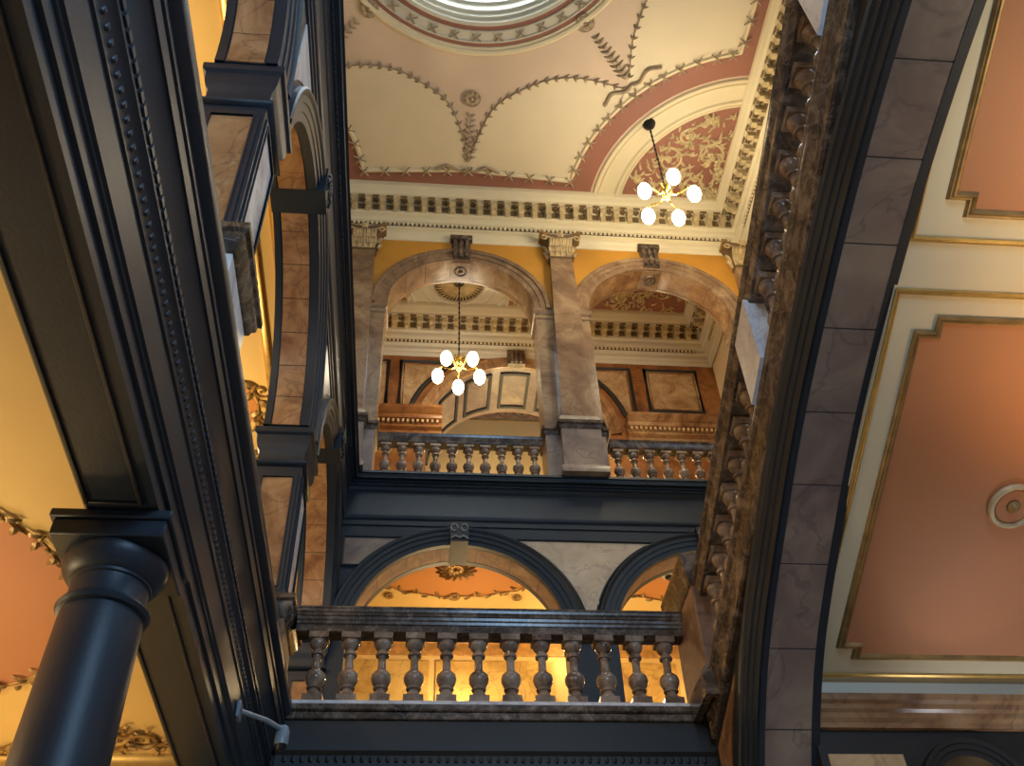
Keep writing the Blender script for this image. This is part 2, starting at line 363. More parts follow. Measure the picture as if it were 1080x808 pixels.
for yc in YPs[1:]:
    h=HP; t=thing('arcade_pier',PLBL[yc],'pier',((XA+XB)/2,yc,5.0),'piers of the left arcade')
    b=NB(); box(b,XB,XA,yc-h,yc+h,5.0,SP); mk('shaft',b,DK,t)
    b=NB(); ring(b,XB,XA,yc-h,yc+h,IMP); box(b,XB-.02,XA+.02,yc-h-.02,yc+h+.02,6.99,7.052); mk('impost',b,DK,t)
    framed_panel(t,mapX,XB+.075,XA-.075,yc-h,5.14,6.42,-1,MB)
    framed_panel(t,mapY,yc-h+.08,yc+h-.08,XA,5.14,6.42,1,MP)
    b=NB(); box(b,XB,XA+.03,yc-h-.03,yc+h+.03,5.0,5.06,.01); box(b,XB,XA+.015,yc-h-.015,yc+h+.015,5.06,5.1,.01); mk('plinth_block',b,DK,t)
    p=thing('pier_pedestal',{.05:'marble pedestal under the nearest left pier',4.1:'pale-sided marble pedestal with stepped cap under the upper left pier',8.15:'stepped marble pedestal at the left end of the landing balustrade',12.3:'marble pedestal under the far left corner pier'}[yc],'pedestal',((XA+XB)/2,yc,4.08),'pedestals of the left arcade')
    b=NB(); box(b,XB-.03,XA+.045,yc-.33,yc+.33,4.1,4.9,.008); mk('die',b,MP if yc<5 else MBm,p)
    b=NB(); ring(b,XB-.04,XA+.045,yc-.33,yc+.33,[(d*1.1,z) for d,z in PCAP]); box(b,XB-.05,XA+.06,yc-.35,yc+.35,4.94,5.0); mk('cap',b,MR,p)
    b=NB(); ring(b,XB-.03,XA+.045,yc-.33,yc+.33,[(0,4.08),(.06,4.08),(.06,4.16),(.03,4.2),(.02,4.24),(0,4.26)]); mk('base_moulding',b,MR,p)
ARCHV=[(RA-.012,0),(RA-.012,.02),(RA+.07,.028),(RA+.075,.042),(RA+.15,.048),(RA+.155,.062),(RA+.22,.066),(RA+.235,.085),(RA+.27,.095),(RA+.29,.08),(RA+.29,0)]
bays=[(.05,4.1,'nearest left arch, marble soffit running out of the top of the picture'),(4.1,8.15,'left arch between the two marble-panelled piers'),(8.15,12.3,'left arch farthest back, beside the far wall')]
for ya,yb,lab in bays:
    yc=(ya+yb)/2
    t=thing('arcade_arch',lab,'arch',((XA+XB)/2,yc,SP),'arches of the left arcade')
    b=NB(); arch_wall(b,mapY,ya,yb,yc,SP,RA+.035*(yb-ya>4.1),9.35,XB,XA); mk('arch_wall',b,DK,t)
    rr=RA+.035*(yb-ya>4.1)
    b=NB(); voussoirs(b,mapY,yc,SP,rr,XB+.085,XA-.085,14,.01); mk('soffit_panels',b,MB,t)
    b=NB(); 
    for w0,w1 in ((XB,XB+.07),(XA-.07,XA)): arc_sweep(b,mapY,yc,SP,[(rr-.012,w0),(rr-.012,w1),(rr+.01,w1),(rr+.01,w0)],0,PI,40,closed=True)
    arc_sweep(b,mapY,yc,SP,[(rr-RA+r,XA+w) for r,w in ARCHV],0,PI,48,smooth=False); mk('archivolt',b,DK,t)
    b=NB(); k=.15
    poly(b,[mapY(yc-k,XB-.01,SP+rr-.022),mapY(yc+k,XB-.01,SP+rr-.022),mapY(yc+k*1.15,XB-.01,SP+rr+.36),mapY(yc-k*1.15,XB-.01,SP+rr+.36)],(XA-XB+.12,0,0))
    mk('keystone',b,DK,t)
    b=NB()
    for q in (-1,1):
        pts=[mapY(yc+q*(.07+.05*math.cos(a)),XA+.125,SP+rr+.22+.07*math.sin(a)) for a in [i*.5 for i in range(14)]]
        tube(b,pts,.013,5)
        tube(b,[mapY(yc+q*.12,XA+.12,SP+rr+.05),mapY(yc+q*.06,XA+.14,SP+rr+.1),mapY(yc+q*.13,XA+.13,SP+rr+.16)],.014,5)
    for q in range(5): ball(b,mapY(yc-.1+.05*q,XA+.13,SP+rr+.31),.022,1,1,1.5,6)
    mk('carved_scrolls',b,DK,t)
    # spandrels with pale slabs
    for sgn,ye in ((-1,ya),(1,yb)):
        b=NB(); pts=[]
        R=rr+.34; u_edge=ye-sgn*.16
        for i in range(15):
            a=math.radians(22+i*(78-22)/14); u=yc+sgn*R*math.cos(a); z=SP+R*math.sin(a)
            if (u_edge-u)*sgn>0 and z<8.82: pts.append((u,z))
        pts=[(u_edge,pts[0][1])]+pts+[(pts[-1][0],8.84),(u_edge,8.84)]
        poly(b,[mapY(u,XA,z) for u,z in pts],(.012,0,0)); mk('spandrel_slab',b,MP,t)
# left balustrade between the pedestals (coping edge shows beside the dark cornice)
RAILP=[(-.15,-.10),(-.16,-.04),(-.185,-.03),(-.19,0),(.19,0),(.185,-.03),(.16,-.04),(.15,-.10),(.13,-.11),(.11,-.17),(-.11,-.17),(-.13,-.11)]
BASEP=[(-.14,0),(-.14,.03),(-.115,.05),(-.11,.055),(-.11,.02),(.11,.02),(.11,.055),(.115,.05),(.14,.03),(.14,0)]
def make_baluster(h, w=.088):
    b=NB(); k=h/.505
    box(b,-w,w,-w,w,0,.06*k,.004)
    box(b,-w,w,-w,w,h-.045*k,h,.004)
    lathe(b,[(w*.86,.06*k),(w*.9,.068*k),(w*.62,.095*k),(w*.52,.112*k),(w*.72,.116*k),(w*.78,.124*k),(w*.70,.133*k),(w*.62,.137*k),(w*.80,.150*k),(w*1.0,.176*k),(w*1.04,.198*k),(w*.95,.222*k),(w*.66,.242*k),(w*.48,.252*k),(w*.42,.262*k),(w*.40,.335*k),(w*.45,.350*k),(w*.68,.354*k),(w*.70,.366*k),(w*.62,.376*k),(w*.44,.382*k),(w*.44,.395*k),(w*.74,.410*k),(w*.90,.430*k),(w*.93,.447*k),(w*.86,.46*k)],0,0,0,18)
    return b
def balustrade(label, p0, p1, zbase, ztop, n, group=None, slope=0, cat='balustrade', cap_h=.17, base_h=.10, bw=.15, plinth_mat=None, ends=.5, railp=None, xw=1.0):
    """p0,p1: (x,y) ends of the centre line; z at p0, slope dz per metre"""
    a=Vector((p0[0],p0[1],0)); c=Vector((p1[0],p1[1],0)); L=(c-a).length; dz=slope*L
    t=thing('balustrade',label,cat,(a.x,a.y,zbase),group)
    b=NB(); sweep(b,[(a.x,a.y,ztop),(c.x,c.y,ztop+dz)],railp or RAILP,closed_prof=True); mk('handrail',b,MR,t)
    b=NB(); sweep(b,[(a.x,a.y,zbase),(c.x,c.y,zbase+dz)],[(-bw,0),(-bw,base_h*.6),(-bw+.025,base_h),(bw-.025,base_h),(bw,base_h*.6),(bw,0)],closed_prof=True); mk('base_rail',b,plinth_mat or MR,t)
    h=ztop-cap_h-zbase-base_h+(abs(slope)*.09)
    first=None
    for i in range(n):
        f=(i+ends)/(n-1+2*ends); p=a+(c-a)*f; loc=Vector((p.x,p.y,zbase+base_h+dz*f-(abs(slope)*.05)))
        if first is None:
            first=mk('baluster',make_baluster(h),MBal,t,origin=(0,0,0)); first.location=loc-t.location; o=first
        else:
            o=first.copy(); C.objects.link(o); o.parent=t; o.location=loc-t.location
    return t
for ya,yb,lab in ((.05,4.1,'marble balustrade of the left gallery nearest the camera'),(4.1,8.15,'marble-coped balustrade of the left gallery, seen edge-on beside the dark cornice')):
    balustrade(lab,(-1.475-.02*(ya<1),ya+.36),(-1.475-.02*(ya<1),yb-.36),4.08,5.0,12,'balustrades of the left gallery')
# level 3 entablature, running from the left arcade round the far wall
PL3=[(0,8.86),(.0,8.90),(.022,8.91),(.022,8.99),(.04,9.0),(.04,9.09),(.055,9.10),(.075,9.14),(.07,9.17),(.07,9.60),(.085,9.61),(.10,9.65),(.13,9.67),(.13,9.715),(.16,9.725),(.16,9.76),(.215,9.765),(.215,9.80),(.225,9.83),(.25,9.838),(.245,9.88),(-.3,9.9),(-.3,8.86)]
FY=12.07
bm=NB(); sweep(bm,[(XA,-4,0),(XA,FY+.05,0),(6.4,FY+.05,0)],[(d,z) for d,z in PL3],closed_prof=True)
# the lip line of the far run sits on the same corner
e3=struct('trim_4',bm,DK,'dark entablature of the upper level, turning from the left arcade to the far wall')
bm=NB(); y=-1
while y<FY-.2: box(bm,XA+.14,XA+.155,y,y+.05,9.675,9.705); y+=.08
x=XA+.2
while x<6.2: box(bm,x,x+.05,FY+.05-.155,FY+.05-.14,9.675,9.705); x+=.08
mk('bead_moulding',bm,DK,e3)
# level 3 floor / ceiling of the level 2 galleries
Z2C=9.16
bm=NB(); poly(bm,[(-5.2,-4,Z2C),(-1.69,-4,Z2C),(-1.69,FY+.3,Z2C),(6.42,FY+.3,Z2C),(6.42,15.3,Z2C),(-5.2,15.3,Z2C)],(0,0,.70)); struct('ceiling_galleries',bm,YC)

# left gallery ceiling furniture
bm=NB()
for x0,p in ((-2.03,[(-.03,0),(-.03,-.03),(0,-.05),(.05,-.05),(.05,0)]),(-1.76,[(-.05,0),(-.05,-.02),(-.03,-.06),(.02,-.09),(.05,-.10),(.05,0)])):
    sweep(bm,[(x0,-4,Z2C),(x0,FY,Z2C)],p,closed_prof=True)
mk('ceiling_moulding',bm,GL,None,'long gilt mouldings along the left gallery ceiling, seen between the arches','moulding')
cp=thing('ceiling_panel','small terracotta patch with gilt leaf sprays on the left gallery ceiling beyond the second arch','ceiling panel',(-2.35,9.7,Z2C))
bm=NB(); poly(bm,[(-2.9,9.0,Z2C-.002),(-2.35,9.35,Z2C-.002),(-2.22,9.75,Z2C-.002),(-2.4,10.2,Z2C-.002),(-2.9,10.5,Z2C-.002)],(0,0,-.006)); mk('painted_field',bm,TO,cp)
bm=NB(); garland(bm,[(-2.75,9.05),(-2.55,9.2),(-2.40,9.32),(-2.28,9.48),(-2.2,9.65),(-2.18,9.85),(-2.25,10.05),(-2.35,10.2),(-2.5,10.3),(-2.7,10.42)],Z2C-.02,1.6)
for q in ((-2.15,9.45,.12),(-2.12,9.95,.12),(-2.35,10.7,.1)): tube(bm,scroll_pts(q[0],q[1],Z2C-.02,q[2],1.2,1),.018,5)
mk('leaf_border',bm,GD,cp)

# ------------------------------------------------------------------ far wall, level 2 (arches under the dark beam)
XC1,XC2=.60*M,4.65*M; ZC2=7.70*M; R2A=1.66*M; WT=.5
MID=(2.26+2.99)/2*M
far2=[(XA-.3,MID,XC1,'arch with the gilt festooned ceiling behind it, above the landing balustrade'),(MID,6.4,XC2,'dark arch at lower right of the far wall, half hidden by the stair rail')]
for x0,x1,xc,lab in far2:
    t=thing('far_arch',lab,'arch',(xc,FY+.25,ZC2),'lower arches of the far wall')
    b=NB(); arch_wall(b,mapX,x0,x1,xc,ZC2,R2A,8.95,FY,FY+WT,4.05); mk('arch_wall',b,DK,t)
    b=NB(); voussoirs(b,mapX,xc,ZC2,R2A,FY+.07,FY+WT-.10,9,.01); mk('soffit_panels',b,MBm,t)
    b=NB(); s=M; arc_sweep(b,mapX,xc,ZC2,[((r-RA)*.93+R2A,FY-w*1.0) for r,w in ARCHV],0,PI,56)
    for w0,w1 in ((FY,FY+.06),(FY+WT-.09,FY+WT)): arc_sweep(b,mapX,xc,ZC2,[(R2A-.012,w0),(R2A-.012,w1),(R2A+.01,w1),(R2A+.01,w0)],0,PI,48,closed=True)
    mk('archivolt',b,DK,t)
    b=NB(); k=.13; poly(b,[(xc-k,FY-.13,ZC2+R2A-.03),(xc+k,FY-.13,ZC2+R2A-.03),(xc+k*1.15,FY-.13,ZC2+R2A+.33),(xc-k*1.15,FY-.13,ZC2+R2A+.33)],(0,WT+.1,0)); mk('keystone',b,DB,t)
    b=NB()
    for q in (-1,1):
        tube(b,[(xc+q*(.075+.05*math.cos(a)),FY-.135,ZC2+R2A+.22+.06*math.sin(a)) for a in [i*.5 for i in range(14)]],.013,5)
        tube(b,[(xc+q*.13,FY-.135,ZC2+R2A+.02),(xc+q*.06,FY-.15,ZC2+R2A+.06),(xc,FY-.14,ZC2+R2A+.03)],.014,5)
    mk('carved_scrolls',b,CG,t)
# spandrel slabs
def spandrel(label,uL,uR,ztop,cL,cR,R,zc,mat,group,lo=.12):
    """slab between arch centres cL (left) and cR (right)"""
    pts=[]
    zs_=[zc+lo*R+(ztop-(zc+lo*R))*i/18 for i in range(19)]
    left=[]; right=[]
    for z in zs_:
        dz=z-zc
        l = cL+math.sqrt(max(0,R*R-dz*dz)) if cL is not None else uL
        r = cR-math.sqrt(max(0,R*R-dz*dz)) if cR is not None else uR
        l=max(l,uL); r=min(r,uR)
        if r>l+.01: left.append((l,z)); right.append((r,z))
    pts=left+right[::-1]
    t=thing('spandrel_panel',label,'wall panel',((pts[0][0]+pts[-1][0])/2,FY,pts[0][1]),group)
    b=NB(); poly(b,[(x,FY,z) for x,z in pts],(0,-.012,0)); mk('marble_slab',b,mat,t)
    b=NB(); 
    ctr=Vector((sum(p[0] for p in pts)/len(pts),0,sum(p[1] for p in pts)/len(pts)))
    P3=[Vector((x,FY-.014,z)) for x,z in pts]; tube(b,P3+[P3[0]],.022,4,False); mk('frame',b,DK,t)
    return t
Rs=R2A+.295
spandrel('pale veined marble slab between the two lower arches of the far wall',XC1,XC2,8.76,XC1,XC2,Rs,ZC2,MC,None)
spandrel('small grey-brown marble spandrel at the left end of the far wall',XA+.10,XC1,8.76,None,XC1,Rs,ZC2,MS,None,.62)
# far gallery, level 2: ceiling panels and back wall
for cx,lab in ((.62*M,'oval orange panel with gilt festoon border on the gallery ceiling seen through the far arch'),(4.72*M,'orange painted ceiling panel seen through the right-hand far arch')):
    t=thing('ceiling_panel',lab,'ceiling panel',(cx,13.0,Z2C),'painted panels of the far gallery ceiling')
    cy=13.35; rx,ry=1.5,.86
    b=NB(); poly(b,[(cx+rx*math.cos(a*PI/24),cy+ry*math.sin(a*PI/24),Z2C-.002) for a in range(48)],(0,0,-.006)); mk('painted_field',b,TO,t)
    b=NB(); garland(b,[(cx+rx*math.cos(a*PI/27),cy+ry*math.sin(a*PI/27)) for a in range(55)],Z2C-.02,.95); mk('leaf_border',b,GD,t)
    b=NB(); y0=14.5*M; rosette(b,cx,y0,Z2C-.03,.15,10)
    for k in range(16): leaf(b,(cx+.12*math.cos(k*PI/8),y0+.12*math.sin(k*PI/8),0),k*PI/8,.22,.07,Z2C-.03,.05)
    rosette(b,cx,cy+ry,Z2C-.03,.10,8); rosette(b,cx-1.08,14.2,Z2C-.03,.085,8); rosette(b,cx+1.05,14.2,Z2C-.03,.085,8)
    for q in (-1,1): tube(b,scroll_pts(cx+q*.95,13.45,Z2C-.02,.16,1.1,.5,q),.015,5)
    mk('rosettes',b,GD,t)
bm=NB(); box(bm,-5.2,6.42,15.1,15.35,4.0,9.86); struct('wall_far_gallery',bm,YC)
bm=NB()
sweep(bm,[(-5.2,15.1,0),(6.42,15.1,0)],[(0,8.55),(.02,8.56),(.03,8.62),(.02,8.66),(.02,8.78),(.06,8.82),(.10,8.92),(.14,8.95),(.14,9.0),(.20,9.06),(.24,9.16),(0,9.16)],closed_prof=True)
struct('trim_5',bm,paint('brown_gilt_cornice',(.50,.26,.07),.5,.3,10))
bm=NB(); sweep(bm,[(-5.2,14.68,0),(6.42,14.68,0)],[(-.03,9.15),(-.02,9.12),(.02,9.12),(.03,9.15)],closed_prof=True); struct('trim_6',bm,GL)
for i,(x0,x1) in enumerate(((-1.2,.2),(.3,2.3),(3.1,4.4),(4.5,6.0))):
    b=NB(); box(b,x0,x1,15.07,15.10,6.4,8.45,.01); mk('wall_slab',b,marble('honey_marble_%d'%i,(.50,.28,.07),(.72,.46,.13),(.80,.56,.20),(.30,.13,.04),1.6) if i==0 else bpy.data.materials['honey_marble_0'],None,['honey marble slab on the back wall, behind the leftmost balusters','honey marble slab on the back wall behind the middle balusters','honey marble slab on the back wall right of the wall lamps','honey marble slab on the back wall behind the right end balusters'][i],'wall panel','honey marble slabs of the far gallery')
# bright wall lamps seen between the balusters
t=thing('wall_lamp','pair of small lit globes on the far gallery wall, glimpsed between the landing balusters','lamp',(2.62,14.7,8.45))
b=NB(); ball(b,(2.57,14.72,8.66),.07,1,1,1,14); ball(b,(2.66,14.66,8.50),.055,1,1,1,14); mk('globe',b,GLOBE,t)
b=NB(); tube(b,[(2.6,15.07,8.45),(2.6,14.9,8.40),(2.57,14.74,8.56)],.015,6); tube(b,[(2.62,14.9,8.40),(2.66,14.68,8.42)],.012,6); mk('bracket',b,BR,t)
lamp('wall_lamp_light',(2.6,14.5,8.5),25,(1,.75,.4),.06)
# smoke detector
t=thing('smoke_detector','small round white ceiling detector seen through the right-hand far arch','smoke detector',(4.05,13.4,Z2C-.06))
b=NB(); lathe(b,[(.10,-.0),(.11,-.02),(.10,-.045),(.06,-.05)],4.05,13.45,Z2C-.007,20); mk('base',b,CC,t)
b=NB(); lathe(b,[(.055,-.05),(.06,-.07),(.04,-.09),(.01,-.095)],4.05,13.45,Z2C-.007,16); mk('sensor',b,BK,t)

# ------------------------------------------------------------------ landing balustrade
Yl=8.14
LR=[(-.13,-.075),(-.15,-.06),(-.16,-.02),(-.17,-.015),(-.17,0),(.17,0),(.17,-.015),(.16,-.02),(.155,-.045),(.14,-.055),(.14,-.075),(.125,-.08),(.12,-.105),(.105,-.115),(.10,-.14),(.085,-.145),(.085,-.21),(-.085,-.21),(-.085,-.145),(-.12,-.105)]
balustrade('marble balustrade of twelve bulbous balusters across the landing',(-1.10,Yl),(2.50,Yl),4.06,5.01,12,None,0,cap_h=.21,base_h=.05,railp=LR,ends=.72,plinth_mat=MP)  # base rail in pale marble: daylight on its strip put into the stone colour
bm=NB(); box(bm,-1.10,2.56,7.985,8.3,3.925,3.995,.01); box(bm,-1.10,2.56,7.965,8.3,3.995,4.06,.012)
t=mk('landing_plinth',bm,MR,None,'mottled grey marble kerb under the landing balusters','kerb')

# ------------------------------------------------------------------ right: newel, raking stair balustrade, rampant arch
nw=thing('newel_post','brown marble newel with stepped dark cap where the stair rail meets the landing','newel post',(2.6,7.75,4.06))
b=NB(); box(b,2.47,2.80,7.55,8.3,4.06,5.10,.01); mk('die',b,MBm,nw)
b=NB(); ring(b,2.47,2.80,7.55,8.3,[(0,5.02),(.02,5.04),(.03,5.10),(.05,5.14),(.06,5.22),(.075,5.25),(.08,5.32),(0,5.32)]); box(b,2.45,2.82,7.53,8.32,5.2,5.315); mk('cap',b,MR,nw)
b=NB(); ring(b,2.47,2.80,7.55,8.3,[(0,3.92),(.07,3.92),(.07,4.12),(.05,4.16),(.03,4.2),(0,4.22)]); mk('base_moulding',b,MR,nw)
m=.40
def zs(Y,s): return s-m*Y
SR=[(-.08,-.05),(-.10,-.035),(-.115,0),(.15,0),(.15,-.05),(.12,-.07),(.12,-.16),(.09,-.18),(.08,-.22),(-.06,-.22),(-.07,-.10)]
y0,y1=7.45,-1.2
n=int((y0-y1)/.285)
st=balustrade('raking marble stair balustrade climbing along the right side of the well',(2.605,y0),(2.605,y1),zs(y0,7.05),zs(y0,8.02),n,None,m,cap_h=.20,base_h=.04,bw=.06,railp=[(-.115,-.05),(-.125,-.02),(-.115,0),(.145,0),(.155,-.03),(.145,-.055),(.13,-.075),(.13,-.14),(.12,-.155),(.11,-.20),(-.07,-.20),(-.08,-.10)],ends=.5)
bm=NB(); sweep(bm,[(2.53,7.9,zs(7.9,0)),(2.53,-2,zs(-2,0))],[(-.04,6.88),(.0,6.88),(.02,6.90),(.02,7.06),(.03,7.08),(.03,7.14),(.045,7.16),(.05,7.19),(.045,7.22),(-.04,7.22)],closed_prof=True)
mk('stair_string',bm,MR,None,'long raking polished brown stone string under the stair balusters','stair string')
# tall marble slab standing behind the stair balusters half way up
bm=NB(); poly(bm,[(2.62,6.95,zs(6.95,7.35)),(2.62,5.55,zs(5.55,7.35)),(2.62,5.55,zs(5.55,8.05)),(2.62,6.95,zs(6.95,8.05))],(.10,0,0)) if False else None
for yp,lab in ((4.88,'pale marble pedestal among the stair balusters, half way along the raking rail'),(2.42,'pale marble pedestal among the stair balusters at the top edge of the picture')):
    bm=NB(); za,zb=zs(yp,0),zs(yp+.36,0); pts=[(2.45,yp,za+7.2),(2.45,yp+.36,zb+7.2),(2.45,yp+.36,zb+7.86),(2.45,yp,za+7.86)]
    poly(bm,pts,(.17,0,0)); mk('stair_pedestal',bm,MP,None,lab,'pedestal')
# flight of steps behind the balustrade
bm=NB(); yy=7.5; zz=4.08
while yy>-2:
    box(bm,2.66,5.58,yy-.36,yy,zz-.35,zz+.144); yy-=.36; zz+=.144
mk('stair_steps',bm,MC,None,'marble steps behind the raking balustrade, hidden from below','stairs')
# rampant arch
K=[(7.50,0.2),(7.49,1.2),(7.46,2.0),(7.34,2.62),(7.08,3.13),(6.45,3.75),(5.57,4.26),(4.8,4.63),(3.92,4.94),(3.1,5.17),(2.19,5.34),(1.0,5.47),(-.5,5.5),(-1.9,5.5)]
def catmull(P,n=6):
    out=[]
    for i in range(len(P)-1):
        p0=Vector(P[max(i-1,0)]+(0,)) if len(P[0])==2 else P[max(i-1,0)]
        p1=Vector(P[i]+(0,)); p2=Vector(P[i+1]+(0,)); p3=Vector(P[min(i+2,len(P)-1)]+(0,))
        for j in range(n):
            t=j/n; out.append(.5*((2*p1)+(p2-p0)*t+(2*p0-5*p1+4*p2-p3)*t*t+(3*p1-p0-3*p2+p3)*t**3))
    out.append(Vector(P[-1]+(0,))); return [(q.x,q.y) for q in out]
KC=catmull(K)
def offs(i,d):
    a=Vector(KC[max(i-1,0)]); b_=Vector(KC[min(i+1,len(KC)-1)]); t=(b_-a).normalized(); nn=Vector((t.y,-t.x)); 
    if nn.y<0 and i>8: nn=-nn
    if nn.x<0 and i<=8: nn=-nn
    return Vector(KC[i])+nn*d
def curve_sweep(bm,prof,i0=0,i1=None,closed=True):
    """prof: (offset outward from the intrados, x)"""
    i1=len(KC)-1 if i1 is None else i1; rings=[]
    for i in range(i0,i1+1):
        rings.append([bm.verts.new((x,)+tuple(offs(i,d))) for d,x in prof])
    k=len(prof)
    for a in range(len(rings)-1):
        for j in range(k if closed else k-1): bm.faces.new((rings[a][j],rings[a+1][j],rings[a+1][(j+1)%k],rings[a][(j+1)%k]))
    if closed: bm.faces.new(rings[0]); bm.faces.new(rings[-1][::-1])
ra=thing('stair_arch','great rampant arch carrying the right-hand stair, its soffit lined with veined marble blocks','arch',(2.8,7.5,-1.6))
b=NB(); poly(b,[(2.57,)+tuple(p) for p in KC]+[(2.57,-1.9,zs(-1.9,6.95)),(2.57,8.0,zs(8.0,6.95)),(2.57,8.0,.2)],(.47,0,0)); mk('arch_wall',b,DB,ra)
b=NB(); box(b,2.57,3.04,7.50,8.0,-1.6,.2); mk('pier',b,DB,ra)
b=NB(); N=len(KC)-1; step=4
i=2
while i<N:
    j=min(i+step,N)
    rings=[]
    for q in range(i,j+1): 
        rings.append((q,))
    cur=[]
    for q in range(i,j+1):
        p=offs(q,-.006)
        if q==i or q==j:
            o_=offs(q+1 if q==i else q-1,-.006); p=p+(o_-p).normalized()*.006
        cur.append(p)
    poly(b,[(2.615,)+tuple(p) for p in cur]+[(2.615,)+tuple(offs(q,.01)) for q in range(j,i-1,-1)],(.36,0,0))
    i=j
mk('soffit_blocks',b,MS,ra)
b=NB()
curve_sweep(b,[(-.012,2.555),(-.012,2.615),(.02,2.615),(.02,2.555)],1)
curve_sweep(b,[(-.012,2.975),(-.012,3.04),(.02,3.04),(.02,2.975)],1)
curve_sweep(b,[(-.012,2.57),(-.012,2.55),(.07,2.542),(.075,2.53),(.14,2.524),(.145,2.51),(.21,2.505),(.225,2.49),(.27,2.485),(.285,2.50),(.285,2.57)],1)
mk('archivolt',b,DK,ra)
# brown marble spandrel behind the arch foot
b=NB(); poly(b,[(2.57,7.92,2.6),(2.57,7.78,2.6),(2.57,7.78,3.2),(2.57,7.55,3.55),(2.57,7.15,3.92),(2.57,7.92,3.66)],(-.012,0,0)); mk('spandrel_slab',b,MB,ra)
# raked ceiling at right
def rk(x,y,d=0): return (x,y,3.74+.39*(6.96-y)-d)
bm=NB(); poly(bm,[rk(3.02,6.96),rk(5.6,6.96),rk(5.6,-3),rk(3.02,-3)],(0,0,.06)); struct('ceiling_stair_soffit',bm,CR)
def raked_panel(label,ya,yb):
    t=thing('ceiling_panel',label,'ceiling panel',rk(4.27,(ya+yb)/2),'terracotta panels of the raked stair ceiling')
    x0,x1=3.25,5.29; n=.14; k=.10
    out=[(x0,yb+k),(x0,ya-k),(x0+n,ya-k),(x0+n,ya),(x1-n,ya),(x1-n,ya-k),(x1,ya-k),(x1,yb+k),(x1-n,yb+k),(x1-n,yb),(x0+n,yb),(x0+n,yb+k)]
    b=NB(); poly(b,[rk(x,y,.004) for x,y in out],(0,0,-.008)); mk('painted_field',b,TC,t)
    b=NB(); P=[rk(x,y,.0) for x,y in out]
    sweep(b,P,[(-.03,0),(-.03,-.012),(-.015,-.028),(-.004,-.02),(.006,-.03),(.018,-.03),(.03,-.012),(.03,0)],closed_path=True,closed_prof=True); mk('frame_moulding',b,GD,t)
    b=NB(); xo0,xo1,yo0,yo1=3.05,5.5,yb-.17,ya+.17
    P=[rk(xo0,yo0),rk(xo0,yo1),rk(xo1,yo1),rk(xo1,yo0)]
    sweep(b,P,[(-.022,0),(-.02,-.012),(-.008,-.02),(0,-.012),(.010,-.022),(.022,-.012),(.022,0)],closed_path=True,closed_prof=True); mk('border_moulding',b,GL,t)
    return t
raked_panel('large terracotta panel with notched corners and a round boss, on the sloping ceiling at right',6.70,4.10)
raked_panel('terracotta panel cut off by the upper right corner of the picture',3.43,.83)
t=thing('ceiling_boss','round gilt-ringed boss in the middle of the right terracotta panel','ceiling boss',rk(4.27,5.40,.1))
Mt=Matrix.Translation(rk(4.27,5.40,.01)) @ Matrix.Rotation(-math.atan(.39),4,'X')
def tl(prof,mat,name):
    b=NB(); c=NB(); lathe(c,prof,0,0,0,40); merge(b,c,Mt); mk(name,b,mat,t)
tl([(.17,0),(.18,-.01),(.185,-.03),(.175,-.05),(.155,-.055),(.145,-.04),(.142,0)],RL,'outer_ring')
tl([(.143,-.005),(.143,-.02),(.13,-.035),(.10,-.03),(.05,-.028),(.045,-.01)],TC,'dish')
tl([(.045,-.02),(.05,-.04),(.04,-.05),(.025,-.07),(.012,-.085),(.003,-.088)],GD,'centre_knob')
# end wall under the raked ceiling
ew=NB(); arch_wall(ew,mapX,3.02,5.6,4.15,2.86,.30,3.74,6.97,7.15,-1.6); struct('wall_right_end',ew,DB)
bm=NB(); box(bm,3.02,5.6,6.93,6.97,3.60,3.74); struct('trim_7',bm,CC)
bm=NB(); sweep(bm,[(5.6,6.97,0),(3.03,6.97,0)],[(-d,z) for d,z in [(0,3.36),(.05,3.36),(.05,3.40),(.075,3.43),(.075,3.47),(.10,3.49),(.10,3.53),(.13,3.55),(.135,3.60),(0,3.61)]],closed_prof=True); struct('trim_8',bm,MB)
bm=NB(); arc_sweep(bm,mapX,4.15,2.86,[(.30,6.97),(.30,6.955),(.34,6.95),(.345,6.935),(.38,6.93),(.385,6.915),(.42,6.91),(.43,6.97)],0,PI,40); mk('small_archivolt',bm,DB,None,'dark moulded arch head at the bottom right edge','arch')
bm=NB(); poly(bm,[(3.08,6.97,2.3),(3.08,6.97,3.17),(3.66,6.97,3.17),(3.66,6.97,2.3)],(0,-.012,0)); mk('spandrel_slab',bm,MA,None,'amber marble slab beside the small arch at the bottom right','wall panel')
bm=NB(); box(bm,3.0,5.6,8.5,8.7,-1.6,3.5); struct('wall_right_lobby',bm,MA)
lamp('right_lobby_lamp',(4.2,7.8,1.6),30,(1,.78,.45))

